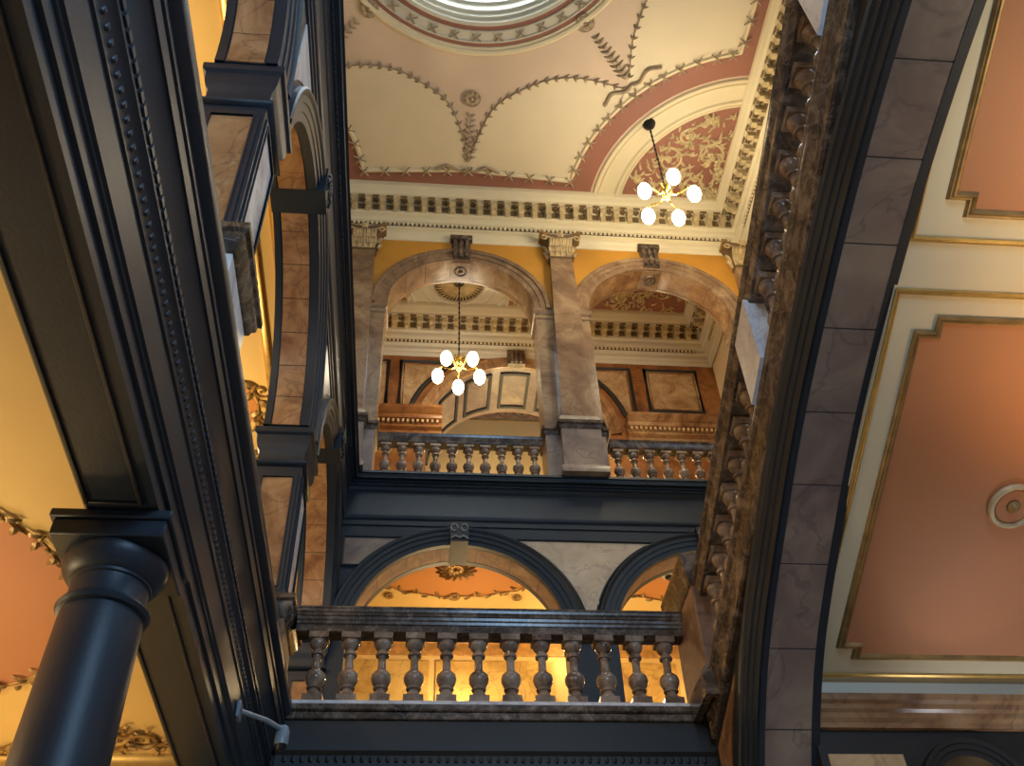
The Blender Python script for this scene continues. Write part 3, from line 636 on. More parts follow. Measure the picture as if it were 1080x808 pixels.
# ------------------------------------------------------------------ far wall, level 3 (marble loggia)
def cam_scaled(v): return v*M
WY=13.0*M; WB=13.55*M
ZS=cam_scaled(15.1); RU=cam_scaled(1.5)
cx3=[-3.45*M,.62*M,4.70*M]
px3=[-1.42,2.66,6.74]
bm=NB()
for i,xc in enumerate(cx3):
    x0=cam_scaled((px3[i-1] if i else -5.5)); x1=cam_scaled(px3[i])
    if i==2: x1=cam_scaled(6.95)
    arch_wall(bm,mapX,x0,x1,xc,ZS,RU,cam_scaled(17.3),WY,WB)
struct('wall_far',bm,OC)
ALBL=['','brown marble arch of the upper loggia on the left, chandelier hanging behind it','brown marble arch of the upper loggia on the right, behind the stair rail']
for i,xc in enumerate(cx3):
    if i==0: continue
    t=thing('loggia_arch',ALBL[i],'arch',(xc,WY,ZS),'upper loggia arches')
    b=NB(); voussoirs(b,mapX,xc,ZS,RU,WY+.03,WB-.04,9,.015); mk('soffit_panels',b,MG if i==1 else MB,t)
    b=NB(); arc_sweep(b,mapX,xc,ZS,[(RU-.012,WY+.03),(RU-.012,WY-.02),(RU+.09,WY-.03),(RU+.095,WY-.045),(RU+.19,WY-.05),(RU+.20,WY-.075),(RU+.25,WY-.09),(RU+.29,WY-.075),(RU+.30,WY)],0,PI,56)
    arc_sweep(b,mapX,xc,ZS,[(RU-.02,WB-.03),(RU-.02,WB+.02),(RU+.01,WB+.02)],0,PI,40); mk('archivolt',b,MG,t)
    b=NB(); k=.17; z0=ZS+RU+.02
    poly(b,[(xc-k,WY-.05,z0),(xc+k,WY-.05,z0),(xc+k*1.15,WY-.05,z0+.62),(xc-k*1.15,WY-.05,z0+.62)],(0,.1,0))
    for q in (-.11,0,.11): poly(b,[(xc+q-.035,WY-.05,z0+.03),(xc+q+.035,WY-.05,z0+.03),(xc+q*1.1+.035,WY-.05,z0+.5),(xc+q*1.1-.035,WY-.05,z0+.5)],(0,-.07,0))
    box(b,xc-.22,xc+.22,WY-.14,WY,z0+.52,z0+.64,.01); mk('keystone',b,MR,t)
    b=NB(); box(b,xc-.20,xc+.20,WY+.02,WB-.04,ZS+RU-.045,ZS+RU-.01,.005); mk('soffit_block',b,MG,t)
    b=NB(); ring_pts=[(xc+.11*math.cos(a*PI/8),WY+.24+.11*math.sin(a*PI/8),ZS+RU-.05) for a in range(17)]; tube(b,ring_pts,.02,6); ball(b,(xc,WY+.24,ZS+RU-.05),.05,1,1,.6,8); mk('soffit_boss',b,MR,t)
PIL=[(-1.42,'marble pilaster with gilt leafy capital at the left end of the upper loggia'),(2.73,'broad marble pilaster with gilt leafy capital between the two upper arches'),(6.74,'marble pilaster at the right end of the upper loggia, behind the stair rail')]
for i,(pc,lab) in enumerate(PIL):
    x=cam_scaled(pc); t=thing('pilaster',lab,'pilaster',(x,WY-.1,cam_scaled(10.7)),'upper loggia pilasters')
    # jamb piers
    b=NB()
    if i==1: box(b,cam_scaled(2.12),cam_scaled(3.20),WY,WB,cam_scaled(11.85),cam_scaled(14.88))
    elif i==0: box(b,cam_scaled(-1.95),cam_scaled(-.88),WY,WB,cam_scaled(11.85),cam_scaled(14.88))
    else: box(b,cam_scaled(6.2),cam_scaled(6.95),WY,WB,cam_scaled(11.85),cam_scaled(14.88))
    mk('jamb_pier',b,MG,t)
    xl,xr={0:(cam_scaled(-1.95),cam_scaled(-.88)),1:(cam_scaled(2.12),cam_scaled(3.20)),2:(cam_scaled(6.2),cam_scaled(6.95))}[i]
    b=NB(); ring(b,xl,xr,WY,WB,[(0,cam_scaled(14.84)),(.025,cam_scaled(14.86)),(.03,cam_scaled(14.92)),(.0,cam_scaled(14.94)),(.0,cam_scaled(14.98)),(.03,cam_scaled(15.0)),(.05,cam_scaled(15.05)),(.05,cam_scaled(15.12)),(0,cam_scaled(15.12))]); mk('impost',b,MG,t)
    wb,wt=.30*M,.235*M; z0,z1=cam_scaled(12.02),cam_scaled(16.6)
    b=NB()
    seg=8; rr_=[]
    for q in range(seg+1):
        f=q/seg; w=wb+(wt-wb)*(f**1.3); z=z0+(z1-z0)*f
        rr_.append([b.verts.new((x+sx*w,yy,z)) for sx,yy in ((-1,WY-.17),(1,WY-.17),(1,WY+.01),(-1,WY+.01))])
    for q in range(seg):
        for s_ in range(4): b.faces.new((rr_[q][s_],rr_[q][(s_+1)%4],rr_[q+1][(s_+1)%4],rr_[q+1][s_]))
    mk('shaft',b,MG,t)
    b=NB(); 
    ring(b,x-wb,x+wb,WY-.17,WY+.01,[(0,z0-.11),(.06,z0-.11),(.06,z0-.05),(.03,z0-.03),(.04,z0),(.0,z0+.04)]); mk('base',b,MC,t)
    # capital: bell, two tiers of leaves, volutes, abacus
    b=NB(); zc0=cam_scaled(16.6); H=cam_scaled(.72)
    cap=[(wt,0),(wt+.03,.02),(wt,.04),(wt+.01,.25),(wt+.06,.5),(wt+.15,H-.08)]
    lv=[]
    for r,z in cap: lv.append([b.verts.new((x+sx*r,yy,zc0+z)) for sx,yy in ((-1,WY-.17-(r-wt)),(1,WY-.17-(r-wt)),(1,WY+.01),(-1,WY+.01))])
    for q in range(len(lv)-1):
        for s_ in range(4): b.faces.new((lv[q][s_],lv[q][(s_+1)%4],lv[q+1][(s_+1)%4],lv[q+1][s_]))
    mk('bell',b,CAPD,t)
    b=NB()
    for tier,(zz0,nl,hh) in enumerate(((.04,4,.24),(.22,3,.26))):
        for q in range(nl):
            lx=x-wt+(q+.5)*2*wt/nl
            for e_ in (-1,0,1):
                tube(b,[(lx+e_*.025,WY-.18,zc0+zz0),(lx+e_*.05,WY-.21-.02*tier,zc0+zz0+hh*.55),(lx+e_*.06,WY-.27-.03*tier,zc0+zz0+hh*.95),(lx+e_*.05,WY-.31-.03*tier,zc0+zz0+hh*.82)],[.03,.035,.03,.015],6)
        for sx in (-1,1):
            tube(b,[(x+sx*(wt+.01),WY-.08,zc0+zz0),(x+sx*(wt+.04),WY-.08,zc0+zz0+hh*.6),(x+sx*(wt+.10),WY-.08,zc0+zz0+hh*.95),(x+sx*(wt+.13),WY-.08,zc0+zz0+hh*.8)],[.04,.045,.035,.015],6)
    for sx in (-1,1):
        pts=[(x+sx*(wt+.11+.055*math.cos(a)),WY-.30,zc0+H-.17+.055*math.sin(a)) for a in [k*.55 for k in range(12)]]
        tube(b,pts,[.028*(1-.05*k) for k in range(12)],6)
        tube(b,[(x+sx*.05,WY-.22,zc0+.38),(x+sx*.12,WY-.26,zc0+.5),(x+sx*(wt+.1),WY-.29,zc0+H-.1)],.02,6)
    rosx=x; ball(b,(x,WY-.31,zc0+H-.07),.06,1,.6,1,10)
    for k in range(6): ball(b,(x+.07*math.cos(k*PI/3),WY-.31,zc0+H-.07+.07*math.sin(k*PI/3)),.03,1,.6,1,6)
    mk('acanthus_leaves',b,CAPL,t)
    b=NB(); A=wt+.19
    top=[(x-A,WY-.36),(x-A*.5,WY-.27),(x,WY-.25),(x+A*.5,WY-.27),(x+A,WY-.36),(x+A,WY+.01),(x-A,WY+.01)]
    poly(b,[(a_,b_,zc0+H-.07) for a_,b_ in top],(0,0,.07)); mk('abacus',b,GD,t)
    # pedestal
    p=thing('loggia_pedestal',['dark grey marble pedestal at the left end of the upper balustrade','broad grey marble pedestal between the upper balustrades','marble pedestal at the right end of the upper balustrade'][i],'pedestal',(x,WY,cam_scaled(10.68)),'pedestals of the upper loggia')
    b=NB(); box(b,xl,xr,WY-.04,WB,cam_scaled(10.68),cam_scaled(11.82)); box(b,x-wb-.05,x+wb+.05,WY-.22,WY,cam_scaled(10.68),cam_scaled(11.82)); mk('die',b,MS,p)
    CP=[(0,cam_scaled(11.70)),(.02,cam_scaled(11.72)),(.03,cam_scaled(11.78)),(.06,cam_scaled(11.80)),(.065,cam_scaled(11.86)),(0,cam_scaled(11.88))]
    b=NB(); ring(b,xl,xr,WY-.04,WB,CP); ring(b,x-wb-.05,x+wb+.05,WY-.22,WY-.02,CP); box(b,x-wb-.06,x+wb+.06,WY-.23,WY,cam_scaled(11.84),cam_scaled(11.885)); box(b,xl-.02,xr+.02,WY-.06,WB,cam_scaled(11.84),cam_scaled(11.88)); mk('cap',b,MR,p)
    b=NB(); ring(b,x-wb-.05,x+wb+.05,WY-.22,WY-.02,[(0,cam_scaled(10.68)),(.05,cam_scaled(10.68)),(.05,cam_scaled(10.80)),(.02,cam_scaled(10.85)),(0,cam_scaled(10.88))]); mk('base_moulding',b,MS,p)
RU_=[(-.12,-.05),(-.13,-.03),(-.15,0),(.15,0),(.13,-.03),(.12,-.05),(.11,-.09),(.09,-.13),(-.09,-.13),(-.11,-.09)]
balustrade('upper marble balustrade of ten balusters in the left loggia arch',(cam_scaled(-.82),WY+.12),(cam_scaled(2.06),WY+.12),cam_scaled(10.70),cam_scaled(11.66),10,'balustrades of the upper loggia',cap_h=.15,base_h=.06,railp=RU_)
balustrade('upper marble balustrade in the right loggia arch, cut by the stair rail',(cam_scaled(3.26),WY+.12),(cam_scaled(6.15),WY+.12),cam_scaled(10.70),cam_scaled(11.66),10,'balustrades of the upper loggia',cap_h=.15,base_h=.06,railp=RU_)
# main cornice
def scale_prof(p): return [(d*M,z*M) for d,z in p]
CORN=[(0,17.2),(.02,17.2),(.05,17.24),(.05,17.33),(.08,17.36),(.09,17.38),(.05,17.40),(.05,17.52),(.10,17.54),(.12,17.56),(.12,17.64),(.17,17.66),(.20,17.70),(.20,17.82),(.24,17.84),(.26,17.86),(.26,18.12),(.50,18.14),(.50,18.21),(.53,18.23),(.56,18.30),(.60,18.34),(.62,18.37),(.62,18.50),(0,18.5)]
XL3,XR3=cam_scaled(-5.5),cam_scaled(6.92)
CB=13.0*M
bm=NB(); sweep(bm,[(XL3,CB,0),(XR3,CB,0),(XR3,-3,0)],scale_prof(CORN),closed_prof=True)
hc=struct('trim_10',bm,CR)
def modillions(parent, a, b_, wall, axis, out, step=.30):
    m1=NB(); m2=NB(); n=int(abs(b_-a)/(step*M)); 
    for i in range(n):
        u=a+(b_-a)*(i+.5)/n
        def bx(bm,u0,u1,d0,d1,z0,z1):
            lo,hi=sorted((wall+out*d0*M,wall+out*d1*M))
            if axis=='X': box(bm,u0,u1,lo,hi,z0*M,z1*M)
            else: box(bm,lo,hi,u0,u1,z0*M,z1*M)
        s=step*M
        bx(m1,u-.20*s,u+.20*s,.25,.46,17.97,18.12); bx(m1,u-.15*s,u+.15*s,.25,.36,17.88,17.98)
        # rosette in the coffer between brackets
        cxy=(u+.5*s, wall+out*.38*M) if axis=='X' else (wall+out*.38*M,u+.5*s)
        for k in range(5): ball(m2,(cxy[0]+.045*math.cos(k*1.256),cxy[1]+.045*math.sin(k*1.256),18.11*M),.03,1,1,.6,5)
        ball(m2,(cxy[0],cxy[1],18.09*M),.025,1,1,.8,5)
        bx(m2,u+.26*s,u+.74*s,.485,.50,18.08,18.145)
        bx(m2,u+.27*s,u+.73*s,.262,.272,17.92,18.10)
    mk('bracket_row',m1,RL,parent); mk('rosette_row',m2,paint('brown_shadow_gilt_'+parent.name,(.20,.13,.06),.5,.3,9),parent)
    m3=NB(); n=int(abs(b_-a)/(.095*M))
    for i in range(n):
        u=a+(b_-a)*(i+.5)/n; lo,hi=sorted((wall+out*.11*M,wall+out*.165*M))
        if axis=='X': box(m3,u-.024,u+.024,lo,hi,17.565*M,17.645*M)
        else: box(m3,lo,hi,u-.024,u+.024,17.565*M,17.645*M)
    mk('dentil_row',m3,CR,parent)
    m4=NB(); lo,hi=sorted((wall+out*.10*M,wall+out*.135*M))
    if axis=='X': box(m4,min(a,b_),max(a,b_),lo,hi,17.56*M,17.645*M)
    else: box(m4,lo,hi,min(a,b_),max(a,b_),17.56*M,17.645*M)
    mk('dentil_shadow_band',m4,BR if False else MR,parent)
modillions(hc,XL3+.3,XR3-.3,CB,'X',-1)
modillions(hc,CB-.5,4,XR3,'Y',-1)
# main ceiling with the dome opening
ZC=18.5*M; DX,DY=.72*M,6.2*M; DR=2.96*M
bm=NB()
outer=[(-6,-4),(7.2,-4),(7.2,12.1),(-6,12.1)]
# build as two halves round the circle
def half(sgn):
    pts=[(DX+DR*math.cos(a),DY+DR*math.sin(a)) for a in [PI*i/40 for i in range(41)]]
    if sgn>0: p=pts+[(-6,DY),(-6,12.1),(7.2,12.1),(7.2,DY)]
    else: p=[(x,2*DY-y) for x,y in pts]+[(-6,DY),(-6,-4),(7.2,-4),(7.2,DY)]
    poly(bm,[(x,y,ZC) for x,y in p],(0,0,.12))
half(1); half(-1); struct('ceiling',bm,BG)
# cream fields
def arc3(cx,cy,r,a0,a1,n=20): return [(cx+r*math.cos(a0+(a1-a0)*i/n),cy+r*math.sin(a0+(a1-a0)*i/n)) for i in range(n+1)]
def circ_through(p,q,bulge,n=22):
    p=Vector(p); q=Vector(q); d=q-p; L=d.length; h=bulge*L; r=(L*L/4+h*h)/(2*h); nrm=Vector((-d.y,d.x)).normalized()
    c=(p+q)/2+nrm*(h-r); a0=math.atan2(p.y-c.y,p.x-c.x); a1=math.atan2(q.y-c.y,q.x-c.x)
    while a1>a0: a1-=2*PI
    while a1<a0-2*PI: a1+=2*PI
    return [(c.x+abs(r)*math.cos(a0+(a1-a0)*i/n),c.y+abs(r)*math.sin(a0+(a1-a0)*i/n)) for i in range(n+1)]
def mir(P,on): return [(2*.72-x,y) for x,y in P] if on else P
LCx,LCy,LRo=6.72,12.62,3.77
b0=math.atan2(12.12-LCy,2.98-LCx); b1=math.atan2(8.93-LCy,6.0-LCx)
if b0>0: b0-=2*PI
if b1>0: b1-=2*PI
def rad(t): return b0+(b1-b0)*t     # from the bottom-left foot up to the right
fin1=(.70,11.78); fin2=(3.78,9.72)
scA=catmull([(.72,11.70),(1.15,10.49),(1.85,9.93),(2.45,9.70),(3.05,9.69),(3.78,9.84)],6)
def arcpart(t0,t1,r,n=14): return [(LCx+r*math.cos(rad(t0+(t1-t0)*i/n)),LCy+r*math.sin(rad(t0+(t1-t0)*i/n))) for i in range(n+1)]
tm=.40
fieldA=scA+arcpart(tm,0,LRo)+[(.72,11.98)]
bm=NB(); out_f=[]
for on in (0,1):
    P=mir(fieldA,on); poly(bm,[(x*M,y*M,ZC-.004) for x,y in P],(0,0,-.012))
fieldC=arcpart(tm+.03,1,LRo)+[(6.03,6.2)]+[(5.9,6.3)]+[(5.0,6.63),(4.4,7.1),(3.95,7.9),(3.80,8.75),(3.86,9.6)]
for on in (0,1):
    P=mir(fieldC,on); poly(bm,[(x*M,y*M,ZC-.004) for x,y in P],(0,0,-.012))
mk('plaster_fields',bm,CF,None,'pale cream scalloped plaster fields around the dome','ceiling panel')
# rose band
band=[(-1.9,12.22),(-1.9,12.58),(3.46,12.58)]+[(LCx+3.27*math.cos(rad(i/16)),LCy+3.27*math.sin(rad(i/16))) for i in range(0,17)]
bm=NB()
inner=[(.72,11.98)]+arcpart(0,1,LRo,20)+[(6.03,7.2),(6.03,3)]
outerb=[(.72,12.56),(3.44,12.56)]+[(LCx+3.27*math.cos(a),LCy+3.27*math.sin(a)) for a in [PI+ .02-(-1)*(PI*.5-.04)*i/18 for i in range(19)]]+[(6.52,9.32),(6.52,3)]
for on in (0,1):
    P=mir(inner+outerb[::-1],on); poly(bm,[(x*M,y*M,ZC-.002) for x,y in P],(0,0,-.008))
mk('rose_border',bm,PK,None,'dusty rose painted border band running round the main ceiling','ceiling border')
# garlands: cream ribbed moulding with crossed ribbons
bm=NB(); bs=NB(); CRS=[]
lines=[[(.72,11.98)]+arcpart(0,1,LRo,30)+[(6.03,8.0),(6.03,6.4)]]
for on in (0,1):
    for Lq in lines:
        P=mir(Lq,on); tube(bm,[(x*M,y*M,ZC-.02) for x,y in P],.045,6)
        dist=0
        for i in range(len(P)-1):
            a=Vector(P[i]); c=Vector(P[i+1]); L=(c-a).length; k=0
            while k<L:
                if dist<=0:
                    p=a+(c-a)*(k/L); t=(c-a).normalized(); nn=Vector((-t.y,t.x))
                    cr=NB(); CRS.append(cr)
                    for s in (-1,1):
                        tube(cr,[((p.x+t.x*.09*q+nn.x*.11*q*s)*M,(p.y+t.y*.09*q+nn.y*.11*q*s)*M,ZC-.07) for q in (-1,0,1)],.017,4)
                    dist=.42
                k+=.05; dist-=.05
rm=thing('ribbon_moulding','cream bound-reed moulding with taupe crossed ribbons, edging the ceiling fields','moulding',(.72*M,11.9*M,ZC-.07))
mk('reed_moulding',bm,CR,rm); bs.free()
for cr in CRS: mk('ribbon_cross',cr,ST,rm)
def bead_garland(bm,P,step=.21,s=.72):
    dist=0
    for i in range(len(P)-1):
        a=Vector(P[i]); c=Vector(P[i+1]); L=(c-a).length; k=0
        while k<L:
            if dist<=0:
                p=a+(c-a)*(k/L); t=(c-a).normalized(); an=math.atan2(t.y,t.x)
                for q in (.8,-.8): leaf(bm,(p.x*M,p.y*M,0),an+q,.15*s,.06*s,ZC-.02,.03)
                leaf(bm,(p.x*M,p.y*M,0),an,.14*s,.06*s,ZC-.025,.04)
                dist=step
            k+=.04; dist-=.04
scC=[(3.86,9.6),(3.80,8.75),(3.95,7.9),(4.4,7.1),(5.0,6.63),(5.9,6.3)]
for P,lab in ((mir(scA,0),'leaf garland over the scalloped field right of the nearest finial'),(mir(scA,1),'leaf garland over the scalloped field left of the nearest finial'),(mir(catmull(scC,6),0),'leaf garland climbing from the diagonal finial to the top edge of the picture'),(mir(catmull(scC,6),1),'leaf garland on the far left side of the dome ceiling')):
    bm=NB(); bead_garland(bm,P); tube(bm,[(x*M,y*M,ZC-.02) for x,y in P],.012,5); mk('leaf_garland',bm,ST,None,lab,'ceiling ornament','leaf garlands round the dome')
def finial(label,x,y,ang):
    u=Vector((math.cos(ang),math.sin(ang))); v=Vector((-u.y,u.x)); t=thing('stucco_finial',label,'ceiling ornament',(x*M,y*M,ZC-.05),'stucco finials round the dome')
    b=NB()
    rosette(b,(x-u.x*1.55)*M,(y-u.y*1.55)*M,ZC-.03,.17,8); mk('rosette',b,ST,t)
    b=NB()
    for k in range(9):
        f=.05+k*.13; s=.05+.012*k; p=(x-u.x*(1.2-f),y-u.y*(1.2-f))
        ball(b,(p[0]*M,p[1]*M,ZC-.03),.03+.004*k,1,1,.7,6)
        for q in (-1,1): leaf(b,(p[0]*M,p[1]*M,0),ang+PI+q*1.0,.10+.01*k,.05,ZC-.02,.03)
    mk('bead_drop',b,ST,t)
    b=NB(); 
    for q in (-1,1):
        tube(b,[((x+u.x*(.10+.06*math.sin(w*11))+v.x*q*w*1.0)*M,(y+u.y*(.10+.06*math.sin(w*11))+v.y*q*w*1.0)*M,ZC-.06) for w in [i*.05 for i in range(15)]],.03,5)
    mk('ribbon_bow',b,ST,t)
finial('taupe finial with rosette and ribbon bow on the ceiling, nearest the far wall',.70,11.82,PI/2)
finial('taupe finial with rosette set diagonally beside the right corner quadrant',3.85,9.65,math.atan2(3.4,3.1))
finial('taupe finial left of the dome, partly behind the dark cornice',.72*2-3.85,9.65,math.atan2(3.4,-3.1))
# corner quadrant with relief
def quadrant(on,label):
    t=thing('ceiling_quadrant',label,'ceiling panel',((LCx if not on else 2*.72-LCx)*M,11*M,ZC-.05),'scrolled corner quadrants of the ceiling')
    A0,A1=PI+.02,1.5*PI-.04
    def off(dr,dx,dy,n=26):
        # arc of radius R about corner, closed by straight legs
        R=3.2-dr; cx,cy=LCx-dx,LCy-dy
        # arc from the far-wall leg to the right wall leg
        ax=math.acos(max(-1,min(1,0)))
        pts=[]
        for i in range(n+1):
            a=PI+(PI/2)*i/n; pts.append((LCx+R*math.cos(a),LCy+R*math.sin(a)))
        pts=[(x,y) for x,y in pts if x<=cx+1e-6 and y<=cy+1e-6]
        yy=min(cy,LCy); pts=[(LCx-math.sqrt(max(0,R*R-(LCy-cy)**2)),cy)]+pts+[(cx,LCy-math.sqrt(max(0,R*R-(LCx-cx)**2))),(cx,cy)]
        return mir(pts,on)
    def path3(P,z): return [(x*M,y*M,z) for x,y in P]
    b=NB(); P=off(0,.0,.0); poly(b,path3(P,ZC-.003),(0,0,-.012)); mk('cream_ground',b,CR,t)
    b=NB()
    for (dr,dx,dy,w) in ((.03,.03,.03,.045),(.13,.13,.03,.025),(.52,.22,.05,.05),(.60,.28,.09,.03)):
        P=path3(off(dr,dx,dy),ZC-.02); tube(b,P+[P[0]],w,6,False)
    mk('moulding',b,CR,t)
    b=NB(); P=off(.64,.30,.10); poly(b,path3(P,ZC-.017),(0,0,-.006)); mk('rose_field',b,PK,t)
    # relief
    b=NB(); z=ZC-.04
    SC=[(5.75,12.05,.36,1,.3),(5.0,12.2,.30,-1,2.0),(5.9,11.25,.34,-1,1.0),(5.05,11.45,.34,1,3.9),(5.75,10.45,.30,1,2.0),(4.45,11.95,.24,1,.7),(6.15,10.15,.18,-1,.2),(5.35,10.85,.20,-1,5),(6.2,11.75,.18,1,4),(5.4,11.8,.16,1,1.5),(4.75,10.95,.18,-1,.5),(5.2,10.3,.2,1,3),(6.2,12.3,.14,-1,0),(4.25,12.35,.12,1,2),(4.6,11.4,.14,-1,1)]
    rnd=random.Random(3)
    for (cx,cy,r,s,a0) in SC:
        if math.hypot(cx-LCx,cy-LCy)>2.4: continue
        if math.hypot(cx-LCx,cy-LCy)+r>2.46: r=max(.1,2.46-math.hypot(cx-LCx,cy-LCy))
        P=mir([(q[0],q[1]) for q in scroll_pts(cx,cy,0,r,1.35,a0,s)],on)
        tube(b,[(x*M,y*M,z) for x,y in P],[.034*(1-.5*i/26) for i in range(27)],5)
        q=mir([(cx,cy)],on)[0]; ball(b,(q[0]*M,q[1]*M,z-.01),.055,1,1,.6,8)
        for k in range(11):
            a=a0+s*k*.62; rr2=r*(1-.05*k); q=mir([(cx+rr2*math.cos(a),cy+rr2*math.sin(a))],on)[0]
            leaf(b,(q[0]*M,q[1]*M,0),rnd.uniform(0,2*PI),.16,.075,z,.06)
    for k in range(260):
        x=rnd.uniform(3.9,6.4); y=rnd.uniform(9.8,12.5)
        if math.hypot(x-LCx,y-LCy)>2.48: continue
        q=mir([(x,y)],on)[0]; leaf(b,(q[0]*M,q[1]*M,0),rnd.uniform(0,2*PI),rnd.uniform(.10,.2),.06,z,.05)
    mk('scroll_relief',b,RL,t)
quadrant(0,'rose quarter-circle panel with cream leaf scrolls, behind the upper chandelier')
# dome: rings, guilloche frieze, drum, skylight
t=thing('dome','round domed skylight surround with white and rose rings at the top of the picture','dome',(DX,DY,ZC))
b=NB(); lathe(b,[(3.10*M,-.0),(3.12*M,-.04),(3.08*M,-.06),(3.02*M,-.05),(3.0*M,-.02),(2.96*M,-.02),(2.95*M,.0)],DX,DY,ZC,72,False); mk('outer_moulding',b,CR,t)
b=NB(); lathe(b,[(2.955*M,.0),(2.87*M,.01)],DX,DY,ZC,72,False); lathe(b,[(2.64*M,.03),(2.55*M,.04)],DX,DY,ZC,72,False); mk('rose_rings',b,PK,t)
b=NB(); lathe(b,[(2.88*M,.01),(2.87*M,-.015),(2.84*M,-.01),(2.83*M,.01),(2.68*M,.02),(2.67*M,.0),(2.64*M,.005),(2.63*M,.04)],DX,DY,ZC,72,False); mk('frieze_ring',b,CC,t)
nX=40
for i in range(nX):
    a=2*PI*i/nX; b=NB()
    for s in (-1,1):
        P=[]
        for q in (-1,-.5,0,.5,1):
            aa=a+s*q*.030; r=(2.755+.075*q)*M; P.append((DX+r*math.cos(aa),DY+r*math.sin(aa),ZC-.015))
        tube(b,P,.016,4)
    mk('crossed_ribbon',b,ST,t)
b=NB(); lathe(b,[(2.55*M,.04),(2.53*M,-.0),(2.46*M,.01),(2.45*M,.07),(2.38*M,.09),(2.37*M,.16),(2.30*M,.18),(2.28*M,.34),(2.22*M,.36),(2.21*M,.44),(2.26*M,.48),(2.26*M,.80),(2.19*M,.82),(2.18*M,.92),(2.24*M,.96),(2.24*M,1.34),(2.17*M,1.36),(2.16*M,1.48),(2.22*M,1.52),(2.22*M,1.95),(2.15*M,2.0),(2.14*M,2.9),(2.3*M,2.95)],DX,DY,ZC,72,False); mk('drum',b,CC,t)
b=NB(); nB=96
for i in range(nB):
    a=2*PI*i/nB; r=2.05*M; ball(b,(DX+r*math.cos(a),DY+r*math.sin(a),ZC+2.3),.035,1,1,6,5)
mk('drum_beads',b,ST,t)
for o_ in C.objects:
    if o_.name.startswith('drum_beads'): pass
b=NB(); lathe(b,[(2.3*M,2.97),(1.2*M,3.3),(.05,3.4)],DX,DY,ZC,48,True); struct('window_1',b,SKYG)
b=NB()
for i in range(24):
    a=2*PI*i/24; tube(b,[(DX+2.2*M*math.cos(a),DY+2.2*M*math.sin(a),ZC+2.95),(DX+1.2*M*math.cos(a),DY+1.2*M*math.sin(a),ZC+3.26),(DX+.1*math.cos(a),DY+.1*math.sin(a),ZC+3.36)],.02,4)
mk('glazing_bars',b,BK,t)

# ------------------------------------------------------------------ upper gallery behind the loggia
GY=16.4*M
bm=NB(); box(bm,cam_scaled(-5.5),cam_scaled(6.95),WB,GY+1.6,cam_scaled(18.5),cam_scaled(18.6)); struct('ceiling_upper_gallery',bm,CC)
bm=NB(); sweep(bm,[(cam_scaled(-3),GY,0),(cam_scaled(6.92),GY,0),(cam_scaled(6.92),WB,0)],scale_prof(CORN),closed_prof=True); gc=struct('trim_11',bm,CC)
modillions(gc,cam_scaled(-2.5),cam_scaled(6.55),GY,'X',-1); modillions(gc,GY-.5,WB,cam_scaled(6.92),'Y',-1)
bcx,bzc,bR=cam_scaled(2.10),cam_scaled(14.87),cam_scaled(2.08)
bm=NB(); arch_wall(bm,mapX,cam_scaled(-5.5),cam_scaled(6.95),bcx,bzc,bR,cam_scaled(17.3),GY,GY+1.45,cam_scaled(10.2)); struct('wall_upper_gallery',bm,MO)
t=thing('gallery_arch','deep panelled brown arch at the back of the upper gallery, behind the chandelier','arch',(bcx,GY,bzc))
b=NB(); arc_sweep(b,mapX,bcx,bzc,[(bR-.012,GY+.02),(bR-.012,GY-.03),(bR+.08,GY-.04),(bR+.09,GY-.06),(bR+.17,GY-.07),(bR+.21,GY-.10),(bR+.23,GY)],0,PI,50); mk('archivolt',b,MB,t)
b=NB(); box(b,bcx-.2,bcx+.2,GY-.14,GY,bzc+bR-.02,bzc+bR+.42,.01)
for q in (-.1,0,.1): box(b,bcx+q-.035,bcx+q+.035,GY-.18,GY-.1,bzc+bR+.0,bzc+bR+.36,.008)
mk('keystone',b,MR,t)
b=NB()
for k in range(7):
    a0=k*PI/7+.05; a1=(k+1)*PI/7-.05
    for (wa,wb2) in ((GY+.15,GY+.22),(GY+1.2,GY+1.27)): arc_sweep(b,mapX,bcx,bzc,[(bR-.05,wa),(bR-.05,wb2),(bR+.01,wb2),(bR+.01,wa)],a0,a1,10,closed=True)
    for a in (a0,a1-.035): arc_sweep(b,mapX,bcx,bzc,[(bR-.05,GY+.15),(bR-.05,GY+1.27),(bR+.01,GY+1.27),(bR+.01,GY+.15)],a,a+.035,3,closed=True)
mk('coffer_frames',b,DB,t)
b=NB(); arc_sweep(b,mapX,bcx,bzc,[(bR-.008,GY+.03),(bR-.008,GY+1.43)],0,PI,40); mk('soffit_lining',b,MS,t)
# panels of the gallery back wall
def wall_panel(label,pts,mat=MSC):
    tt=thing('wall_panel',label,'wall panel',(cam_scaled(sum(p[0] for p in pts)/len(pts)),GY,cam_scaled(min(p[1] for p in pts))),'framed marble panels of the upper gallery')
    b=NB(); poly(b,[(cam_scaled(x),GY,cam_scaled(z)) for x,z in pts],(0,-.02,0)); mk('marble_slab',b,mat,tt)
    b=NB(); P=[Vector((cam_scaled(x),GY-.02,cam_scaled(z))) for x,z in pts]; tube(b,P+[P[0]],.055,6,False); mk('frame',b,DB,tt)
    c=Vector((sum(p.x for p in P)/len(P),GY-.02,sum(p.z for p in P)/len(P))); b=NB(); P2=[c+(p-c)*.88 for p in P]; tube(b,P2+[P2[0]],.018,5,False); mk('inner_bead',b,MO,tt)
wall_panel('narrow framed marble panel at the left end of the upper gallery wall',[(-1.45,15.45),(-.92,15.45),(-.92,16.98),(-1.45,16.98)])
AR=2.33+.22
def extz(x): return 14.87+math.sqrt(max(0,AR**2-(x-2.10)**2))
